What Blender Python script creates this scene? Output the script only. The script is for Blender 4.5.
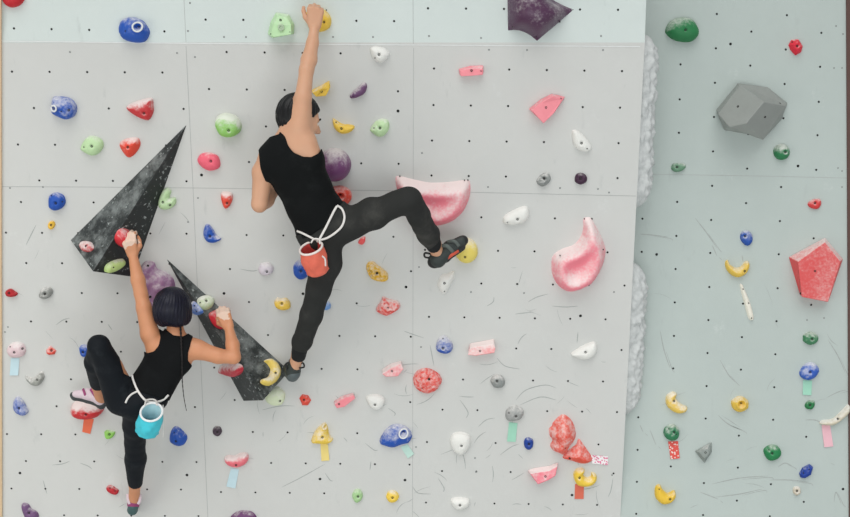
import bpy, bmesh, math, random
import numpy as np
from mathutils import Vector, Matrix, noise
from mathutils.geometry import delaunay_2d_cdt
from mathutils.bvhtree import BVHTree

random.seed(7)
rng = np.random.default_rng(7)
for o in list(bpy.data.objects):
    bpy.data.objects.remove(o)
scene = bpy.context.scene
COL = scene.collection
R = math.radians

# ------------------------------------------------------------------ camera
BETA, TAU, FPX, DIST = R(7.8), R(8.7), 1200.0, 6.0
Z0 = 0.45                                   # where the overhang springs from the kicker
CENTER = Vector((0, -1.45 * math.sin(TAU), Z0 + 1.45 * math.cos(TAU)))
FWD = Vector((0, math.cos(BETA), -math.sin(BETA)))
CUP = Vector((0, math.sin(BETA), math.cos(BETA)))
CAMP = CENTER - FWD * DIST
cd = bpy.data.cameras.new('camera')
cam = bpy.data.objects.new('camera', cd)
COL.objects.link(cam)
cam.location = CAMP
cam.rotation_euler = (R(90) - BETA, 0, 0)
cd.sensor_width = 36
cd.lens = 36 * FPX / 850
cd.clip_end = 100
scene.camera = cam

# ------------------------------------------------------------------ light
world = bpy.data.worlds.new('world')
scene.world = world
world.use_nodes = True
wb = world.node_tree.nodes['Background']
wb.inputs[0].default_value = (0.95, 0.98, 1.0, 1)
wb.inputs[1].default_value = 0.40


def area(name, loc, target, sx, sy, power, col):
    l = bpy.data.lights.new(name, 'AREA')
    l.shape = 'RECTANGLE'
    l.size, l.size_y, l.energy, l.color = sx, sy, power, col
    o = bpy.data.objects.new(name, l)
    COL.objects.link(o)
    o.location = loc
    o.rotation_euler = (Vector(target) - Vector(loc)).to_track_quat('-Z', 'Y').to_euler()
    return o


sl_ = bpy.data.lights.new('skylight_sun', 'SUN')
sl_.energy, sl_.angle, sl_.color = 1.45, R(48), (1.0, 0.99, 0.97)
so_ = bpy.data.objects.new('skylight_sun', sl_)
COL.objects.link(so_)
so_.location = (-0.8, -5.6, 9.5)
so_.rotation_euler = Vector((0.10, 0.58, -0.80)).to_track_quat('-Z', 'Y').to_euler()
area('warm_left_fill', (-5.0, -4.5, 1.4), (-1.2, 0.0, 0.7), 3.0, 2.2, 45, (1.0, 0.93, 0.83))  # unseen warm lamp, added to warm and lift the left side of the wall
area('low_front_fill', (0.4, -6.6, 1.0), (0.2, 0.0, 0.3), 6.0, 1.6, 105, (0.97, 1.0, 1.0))  # unseen fill added in front to brighten the lower wall

vs = scene.view_settings
scene.display_settings.display_device = 'sRGB'
vs.view_transform = 'Standard'
vs.look = 'None'
vs.gamma = 1
vs.exposure = 0.03
vs.use_curve_mapping = False

# ------------------------------------------------------------------ helpers
VUP = Vector((0, -math.sin(TAU), math.cos(TAU)))
NL = Vector((0, -math.cos(TAU), -math.sin(TAU)))
OL = Vector((0, 0, Z0))
UX = Vector((1, 0, 0))


def ray(px, py):
    return (FWD + UX * ((px - 425) / FPX) + CUP * ((258.5 - py) / FPX)).normalized()


def hit(px, py, o, n, d=0.0):
    r = ray(px, py)
    t = ((o + n * d) - CAMP).dot(n) / r.dot(n)
    return CAMP + r * t


# upper band of the left wall leans a little less than the main slab
SEAM = hit(425, 42.5, OL, NL)
TAU2 = R(3.5)
FR = {
    'L': (OL, UX, VUP, NL),
    'T': (SEAM, UX, Vector((0, -math.sin(TAU2), math.cos(TAU2))), Vector((0, -math.cos(TAU2), -math.sin(TAU2)))),
    'R': (Vector((0, 0, 0)), UX, Vector((0, 0, 1)), Vector((0, -1, 0))),
}


def P(px, py, d=0.0, w='L'):
    o, u, v, n = FR[w]
    return hit(px, py, o, n, d)


def lin(c):
    def f(x):
        x /= 255.0
        return x / 12.92 if x <= 0.04045 else ((x + 0.055) / 1.055) ** 2.4
    return (f(c[0]), f(c[1]), f(c[2]), 1)


def tag(o, label=None, cat=None, group=None, kind=None):
    if label: o['label'] = label
    if cat: o['category'] = cat
    if group: o['group'] = group
    if kind: o['kind'] = kind
    return o


def link(name, me, mats, parent=None, matrix=None):
    o = bpy.data.objects.new(name, me)
    COL.objects.link(o)
    for m in (mats if isinstance(mats, (list, tuple)) else [mats]):
        if m: me.materials.append(m)
    if matrix is not None:
        o.matrix_world = matrix
    if parent:
        o.parent = parent
    return o


def mesh(name, verts, faces, smooth=False):
    me = bpy.data.meshes.new(name)
    me.from_pydata([tuple(v) for v in verts], [], [tuple(f) for f in faces])
    me.update()
    if smooth:
        me.polygons.foreach_set('use_smooth', [True] * len(me.polygons))
    return me


def fix_normals(me):
    bm = bmesh.new()
    bm.from_mesh(me)
    bmesh.ops.recalc_face_normals(bm, faces=bm.faces)
    bm.to_mesh(me)
    bm.free()


def frame_matrix(o, u, v, n):
    m = Matrix.Identity(4)
    for i in range(3):
        m[i][0], m[i][1], m[i][2], m[i][3] = u[i], v[i], n[i], o[i]
    return m


def node_mat(name):
    m = bpy.data.materials.new(name)
    m.use_nodes = True
    return m, m.node_tree.nodes, m.node_tree.links, m.node_tree.nodes['Principled BSDF']


_plain = {}


def plain(name, col, rough=0.6, metal=0.0, var=0.12, scale=30, bump=0.0, sheen=0.0):
    if name in _plain: return _plain[name]
    m, N, L, b = node_mat(name)
    tc = N.new('ShaderNodeTexCoord')
    nz = N.new('ShaderNodeTexNoise')
    nz.inputs['Scale'].default_value = scale
    nz.inputs['Detail'].default_value = 4
    L.new(tc.outputs['Object'], nz.inputs['Vector'])
    mx = N.new('ShaderNodeMix'); mx.data_type = 'RGBA'
    c = lin(col)
    mx.inputs[6].default_value = tuple(x * (1 - var) for x in c[:3]) + (1,)
    mx.inputs[7].default_value = tuple(min(1, x * (1 + var)) for x in c[:3]) + (1,)
    L.new(nz.outputs['Fac'], mx.inputs[0])
    L.new(mx.outputs[2], b.inputs['Base Color'])
    b.inputs['Roughness'].default_value = rough
    b.inputs['Metallic'].default_value = metal
    if sheen: b.inputs['Sheen Weight'].default_value = sheen
    if bump:
        bp = N.new('ShaderNodeBump')
        bp.inputs['Strength'].default_value = bump
        bp.inputs['Distance'].default_value = 0.004
        L.new(nz.outputs['Fac'], bp.inputs['Height'])
        L.new(bp.outputs[0], b.inputs['Normal'])
    _plain[name] = m
    return m


_hm = {}


def hold_mat(col, chalk=0.3, rough=0.5, bias=0.6, scale=22, fine=0.15):
    """moulded resin with chalk rubbed on by hands, most of it on upward sides"""
    key = (col, round(chalk, 2), rough, bias, scale)
    if key in _hm: return _hm[key]
    m, N, L, b = node_mat('resin')
    tc = N.new('ShaderNodeTexCoord')
    geo = N.new('ShaderNodeNewGeometry')
    sep = N.new('ShaderNodeSeparateXYZ')
    L.new(geo.outputs['Normal'], sep.inputs[0])
    nz = N.new('ShaderNodeTexNoise')
    nz.inputs['Scale'].default_value = scale
    nz.inputs['Detail'].default_value = 6
    nz.inputs['Roughness'].default_value = 0.65
    oi = N.new('ShaderNodeObjectInfo')
    ad = N.new('ShaderNodeVectorMath'); ad.operation = 'ADD'
    sc = N.new('ShaderNodeVectorMath'); sc.operation = 'SCALE'
    sc.inputs[3].default_value = 0.7
    L.new(oi.outputs['Location'], sc.inputs[0])
    L.new(tc.outputs['Object'], ad.inputs[0]); L.new(sc.outputs[0], ad.inputs[1])
    L.new(ad.outputs[0], nz.inputs['Vector'])
    n7 = N.new('ShaderNodeTexNoise'); n7.inputs['Scale'].default_value = 85; n7.inputs['Detail'].default_value = 4
    L.new(ad.outputs[0], n7.inputs['Vector'])
    mo = N.new('ShaderNodeMath'); mo.operation = 'MULTIPLY_ADD'; mo.inputs[1].default_value = .45
    L.new(n7.outputs['Fac'], mo.inputs[0]); L.new(nz.outputs['Fac'], mo.inputs[2])
    mo2 = N.new('ShaderNodeMath'); mo2.operation = 'SUBTRACT'; mo2.inputs[1].default_value = .225
    L.new(mo.outputs[0], mo2.inputs[0])
    mul = N.new('ShaderNodeMath'); mul.operation = 'MULTIPLY_ADD'
    mul.inputs[1].default_value = bias * .55
    L.new(sep.outputs['Z'], mul.inputs[0]); L.new(mo2.outputs[0], mul.inputs[2])
    mr = N.new('ShaderNodeMapRange'); mr.interpolation_type = 'SMOOTHSTEP'
    t = 0.92 - chalk * 0.75
    mr.inputs['From Min'].default_value = t - 0.24
    mr.inputs['From Max'].default_value = t + 0.34
    mr.inputs['To Max'].default_value = 0.8
    L.new(mul.outputs[0], mr.inputs['Value'])
    mx = N.new('ShaderNodeMix'); mx.data_type = 'RGBA'
    mx.inputs[6].default_value = lin(col)
    mx.inputs[7].default_value = lin((238, 236, 232))
    L.new(mr.outputs[0], mx.inputs[0])
    L.new(mx.outputs[2], b.inputs['Base Color'])
    b.inputs['Roughness'].default_value = rough
    b.inputs['Specular IOR Level'].default_value = .35
    fn = N.new('ShaderNodeTexNoise'); fn.inputs['Scale'].default_value = 240
    L.new(tc.outputs['Object'], fn.inputs['Vector'])
    bp = N.new('ShaderNodeBump'); bp.inputs['Strength'].default_value = fine
    bp.inputs['Distance'].default_value = 0.002
    L.new(fn.outputs['Fac'], bp.inputs['Height']); L.new(bp.outputs[0], b.inputs['Normal'])
    _hm[key] = m
    return m


def tube(name, pts, r, mat, parent=None, seg=8, closed=False, flat=1.0, taper=None):
    pts = [Vector(p) for p in pts]
    n = len(pts)
    vs_, fs = [], []
    prev = None
    for i, p in enumerate(pts):
        a = pts[(i - 1) % n] if (closed or i > 0) else p
        b = pts[(i + 1) % n] if (closed or i < n - 1) else p
        t = (b - a).normalized()
        if prev is None:
            s = t.cross(Vector((0, 1, 0.01))).normalized()
        else:
            s = (prev - t * prev.dot(t)).normalized()
        prev = s
        q = t.cross(s)
        rr = r * (taper(i / (n - 1)) if taper else 1)
        for k in range(seg):
            an = 2 * math.pi * k / seg
            vs_.append(p + s * (rr * math.cos(an)) + q * (rr * flat * math.sin(an)))
    m = n if closed else n - 1
    for i in range(m):
        for k in range(seg):
            a, b = i * seg, ((i + 1) % n) * seg
            fs.append((a + k, a + (k + 1) % seg, b + (k + 1) % seg, b + k))
    if not closed:
        fs.append(tuple(range(seg))[::-1])
        fs.append(tuple((n - 1) * seg + k for k in range(seg)))
    me = mesh(name, vs_, fs, True)
    fix_normals(me)
    return link(name, me, mat, parent)


def catmull(pts, sub=6, closed=True):
    n = len(pts)
    out = []
    rngi = range(n) if closed else range(n - 1)
    for i in rngi:
        if closed:
            p0, p1, p2, p3 = pts[(i - 1) % n], pts[i], pts[(i + 1) % n], pts[(i + 2) % n]
        else:
            p0, p1, p2, p3 = pts[max(i - 1, 0)], pts[i], pts[i + 1], pts[min(i + 2, n - 1)]
        for k in range(sub):
            t = k / sub
            out.append(tuple(0.5 * (2 * b + (c - a) * t + (2 * a - 5 * b + 4 * c - d) * t * t + (3 * b - a - 3 * c + d) * t ** 3)
                             for a, b, c, d in zip(p0, p1, p2, p3)))
    if not closed: out.append(tuple(pts[-1]))
    return out


# ------------------------------------------------------------------ wall materials
def wall_mat(name, col, dark, seed):
    m, N, L, b = node_mat(name)
    tc = N.new('ShaderNodeTexCoord')
    mp = N.new('ShaderNodeMapping'); mp.inputs['Location'].default_value = (seed, seed * 2, seed)
    L.new(tc.outputs['Object'], mp.inputs[0])
    n1 = N.new('ShaderNodeTexNoise'); n1.inputs['Scale'].default_value = 1.7; n1.inputs['Detail'].default_value = 6
    n2 = N.new('ShaderNodeTexNoise'); n2.inputs['Scale'].default_value = 9; n2.inputs['Detail'].default_value = 8
    n2.inputs['Roughness'].default_value = 0.7
    L.new(mp.outputs[0], n1.inputs['Vector']); L.new(mp.outputs[0], n2.inputs['Vector'])
    mx = N.new('ShaderNodeMix'); mx.data_type = 'RGBA'
    mx.inputs[6].default_value = lin(dark); mx.inputs[7].default_value = lin(col)
    a = N.new('ShaderNodeMath'); a.operation = 'MULTIPLY_ADD'
    a.inputs[1].default_value = 0.6
    L.new(n2.outputs['Fac'], a.inputs[0]); L.new(n1.outputs['Fac'], a.inputs[2])
    mr = N.new('ShaderNodeMapRange')
    mr.inputs['From Min'].default_value = 0.45; mr.inputs['From Max'].default_value = 1.0
    L.new(a.outputs[0], mr.inputs['Value']); L.new(mr.outputs[0], mx.inputs[0])
    # faint chalk smears
    n3 = N.new('ShaderNodeTexNoise'); n3.inputs['Scale'].default_value = 4.2; n3.inputs['Detail'].default_value = 9
    n3.inputs['Roughness'].default_value = 0.75
    L.new(mp.outputs[0], n3.inputs['Vector'])
    mr3 = N.new('ShaderNodeMapRange'); mr3.inputs['From Min'].default_value = 0.62; mr3.inputs['From Max'].default_value = 0.8
    mr3.inputs['To Max'].default_value = 0.6
    L.new(n3.outputs['Fac'], mr3.inputs['Value'])
    m3 = N.new('ShaderNodeMix'); m3.data_type = 'RGBA'
    m3.inputs[7].default_value = lin((226, 229, 227))
    L.new(mr3.outputs[0], m3.inputs[0]); L.new(mx.outputs[2], m3.inputs[6])
    mp5 = N.new('ShaderNodeMapping'); mp5.inputs['Rotation'].default_value = (0, .6, 0); mp5.inputs['Scale'].default_value = (9, 9, 2.6)
    L.new(mp.outputs[0], mp5.inputs[0])
    n5 = N.new('ShaderNodeTexNoise'); n5.inputs['Scale'].default_value = 1.6; n5.inputs['Detail'].default_value = 7; n5.inputs['Roughness'].default_value = .7
    L.new(mp5.outputs[0], n5.inputs['Vector'])
    mr5 = N.new('ShaderNodeMapRange'); mr5.inputs['From Min'].default_value = .62; mr5.inputs['From Max'].default_value = .8
    mr5.inputs['To Max'].default_value = .4
    L.new(n5.outputs['Fac'], mr5.inputs['Value'])
    m5 = N.new('ShaderNodeMix'); m5.data_type = 'RGBA'
    m5.inputs[7].default_value = lin((164, 170, 168))
    L.new(mr5.outputs[0], m5.inputs[0]); L.new(m3.outputs[2], m5.inputs[6])
    L.new(m5.outputs[2], b.inputs['Base Color'])
    b.inputs['Roughness'].default_value = 0.75
    b.inputs['Specular IOR Level'].default_value = 0.25
    bp = N.new('ShaderNodeBump'); bp.inputs['Strength'].default_value = 0.08; bp.inputs['Distance'].default_value = 0.003
    n4 = N.new('ShaderNodeTexNoise'); n4.inputs['Scale'].default_value = 160
    L.new(tc.outputs['Object'], n4.inputs['Vector'])
    L.new(n4.outputs['Fac'], bp.inputs['Height']); L.new(bp.outputs[0], b.inputs['Normal'])
    return m


M_WL = wall_mat('painted_plywood', (209, 210, 207), (204, 205, 202), 0.3)
M_WR = wall_mat('painted_plywood_shaded_green_grey', (189, 199, 195), (183, 193, 189), 3.1)  # base colour darkened for the shade on the set-back right wall
M_HOLE = plain('bolt_hole_black', (22, 24, 24), 0.8)
M_HOLEG = plain('screw_dimple_grey', (140, 144, 142), 0.8)
M_SEAM = plain('panel_joint_grey', (172, 175, 173), 0.8)
M_SEAML = plain('panel_joint_highlight', (228, 231, 230), 0.7)  # pale tone paints the lit edge along the top panel joint
M_SCUFF = plain('rubber_scuff', (166, 171, 168), 0.8, var=0.25, scale=60)


class Decor:
    """flat marks on a wall face, in that wall's own plane, kept in the wall mesh"""
    def __init__(self): self.v, self.f, self.m = [], [], []

    def poly(self, pts, mi):
        b = len(self.v)
        self.v += pts
        self.f.append(tuple(range(b, b + len(pts))))
        self.m.append(mi)

    def disc(self, px, py, w, r, mi, off=0.0006, seg=10):
        o, u, v, n = FR[w]
        c = P(px, py, 0, w) + n * off
        self.poly([c + u * (r * math.cos(2 * math.pi * k / seg)) + v * (r * math.sin(2 * math.pi * k / seg)) for k in range(seg)][::1], mi)

    def strip(self, pix, w, width, mi, off=0.0004, pointed=True):
        o, u, v, n = FR[w]
        pts = [P(x, y, 0, w) + n * off for x, y in pix]
        N_ = len(pts)
        for i in range(N_ - 1):
            t = (pts[i + 1] - pts[i]).normalized()
            s = n.cross(t)
            def wd(j):
                if not pointed: return width
                return width * (0.25 + 0.75 * math.sin(math.pi * j / (N_ - 1)))
            a, b = wd(i), wd(i + 1)
            self.poly([pts[i] + s * a, pts[i] - s * a, pts[i + 1] - s * b, pts[i + 1] + s * b], mi)


def wall_rows(d):
    def row(w, y, x0, pitch, xmin, xmax, slope=0.008, r=0.0055):
        x = x0
        while x - pitch > xmin: x -= pitch
        while x < xmax:
            if x > xmin: d.disc(x, y + (x - x0) * slope, w, r, 1)
            x += pitch
    A = [(71.6, 12, 37.6), (108, 34, 37.4), (144.5, 18, 37), (180.2, 2.5, 36.8), (202, 21, 36.3), (232.6, 6, 36.1),
         (263, 26.3, 35.8), (292.6, 10.4, 35.7), (321.4, 31, 35.4), (351, 15, 35.3), (379, 36, 35), (406, 22, 34.6),
         (434, 7, 34.2), (461, 26, 34.1), (488.5, 11.5, 33.9), (515, 30.5, 33.6)]
    for y, x0, p in A: row('L', y, x0, p, 4, 186 + (y - 60) * 0.045, 0.006)
    row('T', 28.4, 14, 37.6, 4, 188, 0.02)
    row('T', 19.6, 205.6, 37.7, 190, 412)
    row('T', 8.6, 466, 38, 415, 640)
    B = [(52, 226.6, 38), (89, 209, 37.8), (126, 228.5, 37.5), (162, 249, 37.4), (235, 246.6, 36.7), (269, 230, 36.2),
         (302, 249, 35.9), (335, 268, 35.7), (368, 250, 35.8), (400, 234.7, 35.1), (431.5, 218, 34.8), (462.5, 236.5, 34.6), (492, 221, 34.4)]
    for y, x0, p in B: row('L', y, x0, p, 190 + (y - 60) * 0.045, 411, 0.012)
    C = [(68.5, 434, 37.6), (105, 433.5, 37.3), (140.5, 432, 37.3), (175.5, 431.5, 37.2), (216.8, 444.5, 36.8), (250.3, 461.5, 36.5),
         (283, 445.5, 35.8), (316.8, 429, 35.3), (347.5, 446, 35.1), (379, 428, 35), (409.6, 442.5, 34.9), (442, 427, 34.3),
         (471, 442, 34.3), (502.5, 426, 34.2)]
    for y, x0, p in C: row('L', y, x0, p, 416, 638 - y * 0.045, 0.014)
    # wider holes and small grey screw dimples
    for x, y in ((224, 293.4), (303, 293.7), (320, 479), (405, 480), (398, 111), (580.5, 315.8), (187, 475), (20, 473), (201.5, 175), (572, 495), (406, 287)):
        d.disc(x, y, 'L', 0.0075, 1)
    for x, y in ((489, 49.7), (527, 50), (603, 50), (429, 36), (481, 38), (601, 36), (70, 52), (177, 53), (195, 57), (224, 37), (246, 37), (333, 37),
                 (373, 37), (422, 153), (488, 187), (598, 189), (609, 192.5), (560, 188), (10, 188), (43, 187), (198, 198), (188, 222), (419, 267), (421, 347),
                 (471, 292), (524, 293), (614, 292), (416, 447), (475, 458), (476, 472), (612, 475), (5, 332), (8, 327), (188, 31), (190, 3)):
        d.disc(x, y, 'T' if y < 42 else 'L', 0.0048, 2)


def scuffs(d, w, n, box, seed, lo=0.0008, hi=0.0022, mi=4, ln=(6, 34)):
    rr = random.Random(seed)
    for i in range(n):
        x, y = rr.uniform(box[0], box[2]), box[1] + (box[3] - box[1]) * rr.random() ** 0.7
        a = rr.choice([rr.gauss(0.1, 0.5), rr.gauss(1.2, 0.5), rr.gauss(-0.7, 0.4)])
        l = rr.uniform(*ln)
        c = rr.uniform(-0.12, 0.12)
        pts = []
        for k in range(6):
            t = k / 5 - 0.5
            pts.append((x + math.cos(a) * l * t - math.sin(a) * l * c * (1 - 4 * t * t), y + math.sin(a) * l * t + math.cos(a) * l * c * (1 - 4 * t * t)))
        d.strip(pts, w, rr.uniform(lo, hi), mi)


# ------------------------------------------------------------------ walls
XE = P(633.6, 258.5).x                       # arete of the overhanging slab
XW = -2.9
ZT = 4.0


def poly_prism_x(profile, x0, x1):
    n = len(profile)
    v = [Vector((x0, y, z)) for y, z in profile] + [Vector((x1, y, z)) for y, z in profile]
    f = [(i, (i + 1) % n, n + (i + 1) % n, n + i) for i in range(n)]
    f += [tuple(range(n))[::-1], tuple(range(n, 2 * n))]
    return v, f


o_, u_, v_, n_ = FR['T']
top = SEAM + v_ * ((ZT - SEAM.z) / v_.z)
prof = [(0, 0), (0, Z0), (SEAM.y, SEAM.z), (top.y, top.z), (0.25, ZT), (0.25, 0)]
v, f = poly_prism_x(prof, XW, XE)
d = Decor()
wall_rows(d)
d.strip([(-40, 42 - 1.5), (200, 43.5), (425, 45), (640, 46.5)], 'L', 0.0022, 5, 0.0012, False)
d.strip([(-20, 186.5), (90, 187), (200, 188), (413, 191), (636, 196)], 'L', 0.0013, 3, 0.0005, False)
d.strip([(186, 46), (193, 187), (198, 300), (203, 410), (208, 520)], 'L', 0.0012, 3, 0.0005, False)
d.strip([(413.5, 48), (412.5, 517)], 'L', 0.0009, 3, 0.0005, False)
d.strip([(184, 0), (186, 42)], 'T', 0.001, 3, 0.0005, False)
d.strip([(413, 0), (413.3, 44)], 'T', 0.001, 3, 0.0005, False)
# rubber marks that can be made out singly
for pts in ([(404, 331), (412, 334), (424, 338)], [(487, 306), (493, 302), (494, 297)], [(515, 314), (524, 313), (533, 312)], [(528, 302), (537, 297), (548, 294)],
            [(552, 306), (566, 307), (578, 306)], [(497, 358), (505, 366), (520, 369)], [(478, 427), (486, 420), (495, 418)], [(516, 400), (526, 390), (545, 385), (556, 388)],
            [(520, 405), (540, 397), (556, 400)], [(500, 455), (511, 447), (519, 444)], [(413, 487), (418, 493), (431, 494)], [(438, 478), (444, 488), (443, 492)],
            [(282, 487), (300, 478), (325, 464)], [(365, 443), (374, 450), (378, 450)], [(325, 473), (330, 480), (333, 481)], [(608, 497), (611, 490), (613, 478)],
            [(388, 408), (395, 413), (394, 416)], [(371, 461), (370, 470)], [(52, 465), (62, 464), (70, 461)], [(56, 325), (63, 320), (70, 318)],
            [(262, 410), (280, 406), (295, 406)], [(108, 324), (112, 330)], [(80, 463), (88, 466), (92, 469)], [(43, 480), (47, 494)], [(26, 245), (31, 235), (36, 225)],
            [(240, 269), (252, 271), (258, 270)], [(430, 345), (434, 366)], [(578, 332), (577, 343)], [(460, 400), (468, 412), (466, 418)]):
    d.strip(catmull(pts, 4, False), 'L', 0.0022, 4)
scuffs(d, 'L', 44, (400, 330, 612, 515), 3, ln=(4, 22))
scuffs(d, 'L', 12, (215, 380, 400, 515), 4, ln=(4, 16))
scuffs(d, 'L', 9, (10, 210, 190, 515), 5, 0.0006, 0.0015, ln=(4, 16))
scuffs(d, 'L', 8, (330, 230, 620, 330), 6, 0.0005, 0.0015, ln=(4, 18))
me = mesh('wall_left', v + d.v, f + [tuple(len(v) + i for i in q) for q in d.f])
M_WT = wall_mat('painted_plywood_cool', (212, 221, 218), (207, 216, 213), 5.2)
wl = link('wall_left', me, [M_WL, M_HOLE, M_HOLEG, M_SEAM, M_SCUFF, M_SEAML, M_WT])
fix_normals(me)
me.polygons[2].material_index = 6
for i, mi in enumerate(d.m): me.polygons[len(f) + i].material_index = mi
tag(wl, 'pale grey overhanging plywood climbing wall dotted with bolt holes', 'wall', kind='structure')

XR = P(862, 258, 0, 'R').x + .1
v, f = poly_prism_x([(0, 0), (0, ZT), (0.25, ZT), (0.25, 0)], XE + 0.0005, XR)
d = Decor()
ev = [14, 48.3, 82.8, 117, 151.4, 185.8, 219.9, 253, 287, 320, 353, 386, 418.5, 451, 483, 515]
od = [-3, 31, 65, 100, 133.4, 168, 202.5, 236.5, 269.6, 303, 336.5, 369, 402, 435, 467, 500]
for c in range(6):
    for y in (ev if c % 2 == 0 else od):
        x0 = 647 + 35.1 * c
        x = 425 + (x0 - 425) * (1 - y / 10600)
        if x > 425 + (648 - 425) * (1 - y * 0.00023) + 1: d.disc(x, y + (c - 2) * 0.6, 'R', 0.0057, 1)
for x, y in ((730.5, 44), (798, 166), (656.6, 254.4), (843, 489)): d.disc(x, y, 'R', 0.0072, 1)
for x, y in ((836, 26), (843, 34), (834, 68), (842, 68), (838, 168), (842, 171), (807, 320), (824, 318), (842, 187)): d.disc(x, y, 'R', 0.0045, 2)
d.strip([(640, 174), (760, 176), (846, 178)], 'R', 0.001, 3, 0.0005, False)
for pts in ([(640, 234), (652, 235), (668, 237)], [(695, 218), (706, 232), (717, 248)], [(712, 245), (717, 256)], [(660, 330), (664, 350), (670, 368)], [(828, 340), (838, 356), (845, 372)],
            [(720, 360), (728, 374), (735, 382)], [(712, 484), (740, 478), (768, 476)], [(716, 497), (740, 494), (762, 489)], [(770, 480), (790, 480), (808, 482)], [(700, 492), (718, 499)],
            [(718, 415), (728, 424), (742, 430)], [(778, 467), (785, 463), (792, 466)], [(834, 502), (836, 492), (841, 503)], [(805, 420), (815, 420), (822, 423)], [(640, 425), (643, 432)],
            [(650, 430), (656, 445)], [(826, 398), (838, 392), (846, 390)], [(742, 255), (743, 262)]):
    d.strip(catmull(pts, 4, False), 'R', 0.0024, 4)
    d.strip(catmull([(x + 2.2, y + 1.4) for x, y in pts[1:]] + [(pts[-1][0] + 5, pts[-1][1] + 4)], 4, False), 'R', 0.0014, 4)
scuffs(d, 'R', 16, (640, 240, 840, 512), 11, 0.0006, 0.0015, ln=(5, 26))
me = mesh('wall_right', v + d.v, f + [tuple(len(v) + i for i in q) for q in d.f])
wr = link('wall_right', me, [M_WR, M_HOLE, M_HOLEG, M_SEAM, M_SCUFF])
fix_normals(me)
for i, mi in enumerate(d.m): me.polygons[len(f) + i].material_index = mi
tag(wr, 'green grey upright climbing wall set back on the right', 'wall', kind='structure')

fl = link('floor', mesh('floor', [(-6, -9, 0), (7, -9, 0), (7, 0.4, 0), (-6, 0.4, 0)], [(0, 1, 2, 3)]),
          plain('floor_mat_grey', (200, 202, 202), 0.7))
tag(fl, 'grey padded gym floor below the climbing wall', 'floor', kind='structure')


def bar(name, a, b, wx, wn, w, mat):
    o, u, v, n = FR[w]
    vs_ = []
    for p in (a, b):
        for su, sn in ((-1, 0), (1, 0), (1, 1), (-1, 1)):
            vs_.append(p + u * (su * wx / 2) + n * (sn * wn))
    me = mesh(name, vs_, [(0, 1, 2, 3), (7, 6, 5, 4), (0, 4, 5, 1), (1, 5, 6, 2), (2, 6, 7, 3), (3, 7, 4, 0)])
    fix_normals(me)
    return link(name, me, mat)


t = bar('trim_1', P(-0.6, -60), P(0.6, 560), 0.022, 0.012, 'L', plain('pale_wood_strip', (214, 186, 150), 0.6, scale=8))
tag(t, 'narrow pale wood strip at the left end of the wall', 'trim', kind='structure')
t = bar('trim_2', P(851.5, -60, 0, 'R'), P(854.5, 560, 0, 'R'), 0.06, 0.01, 'R', plain('dark_red_brown_post', (92, 66, 60), 0.6, scale=8))
tag(t, 'dark brown strip at the right end of the wall', 'trim', kind='structure')

# ------------------------------------------------------------------ holds
M_BOLT = plain('bolt_steel_dark', (58, 56, 54), 0.45, 0.6)
M_SOCK = plain('bolt_socket', (12, 12, 12), 0.7)
M_WASH = plain('bolt_rim_pale', (200, 202, 200), 0.5, 0.2)


def bolt_mesh(r=0.0058):
    seg = 12
    rings = [(r, -0.006), (r, 0.0015), (r * 0.82, 0.0025), (r * 0.55, 0.0022), (r * 0.5, -0.002)]
    vs_, fs = [], []
    for rr, z in rings:
        for k in range(seg):
            a = 2 * math.pi * k / seg
            vs_.append((rr * math.cos(a), rr * math.sin(a), z))
    for i in range(len(rings) - 1):
        for k in range(seg):
            fs.append((i * seg + k, i * seg + (k + 1) % seg, (i + 1) * seg + (k + 1) % seg, (i + 1) * seg + k))
    fs.append(tuple((len(rings) - 1) * seg + k for k in range(seg)))
    me = mesh('bolt', vs_, fs)
    me.materials.append(M_BOLT); me.materials.append(M_SOCK)
    for p in list(me.polygons)[-seg - 1:]: p.material_index = 1
    return me


M_CHALK = plain('chalk_white', (226, 228, 228), .8, var=.2, scale=120)
BOLT = bolt_mesh()
BOLT_S = bolt_mesh(0.0032)


def put_bolt(parent, M, x, y, z, small=False, nrm=None):
    o = bpy.data.objects.new('screw' if small else 'bolt', BOLT_S if small else BOLT)
    COL.objects.link(o)
    if nrm is None: nrm = Vector((0, 0, 1))
    q = Vector((0, 0, 1)).rotation_difference(nrm)
    o.parent = parent
    o.matrix_world = M @ (Matrix.Translation((x, y, z)) @ q.to_matrix().to_4x4())
    return o


def poly_dist(px, py, poly):
    d2 = np.full(px.shape, 1e9)
    ins = np.zeros(px.shape, bool)
    n = len(poly)
    for i in range(n):
        ax, ay = poly[i]; bx, by = poly[(i + 1) % n]
        ex, ey = bx - ax, by - ay
        t = np.clip(((px - ax) * ex + (py - ay) * ey) / (ex * ex + ey * ey + 1e-12), 0, 1)
        d2 = np.minimum(d2, (px - ax - t * ex) ** 2 + (py - ay - t * ey) ** 2)
        c = ((ay > py) != (by > py)) & (px < (bx - ax) * (py - ay) / (by - ay + 1e-12) + ax)
        ins ^= c
    return np.sqrt(d2), ins


def ell(cx, cy, rx, ry, n=14, rot=0, wob=0.05, seed=1):
    rr = random.Random(seed * 31 + int(cx) + int(cy))
    out = []
    for k in range(n):
        a = 2 * math.pi * k / n
        w = 1 + rr.uniform(-wob, wob)
        x, y = rx * w * math.cos(a), ry * w * math.sin(a)
        out.append((cx + x * math.cos(rot) - y * math.sin(rot), cy + x * math.sin(rot) + y * math.cos(rot)))
    return out


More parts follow.
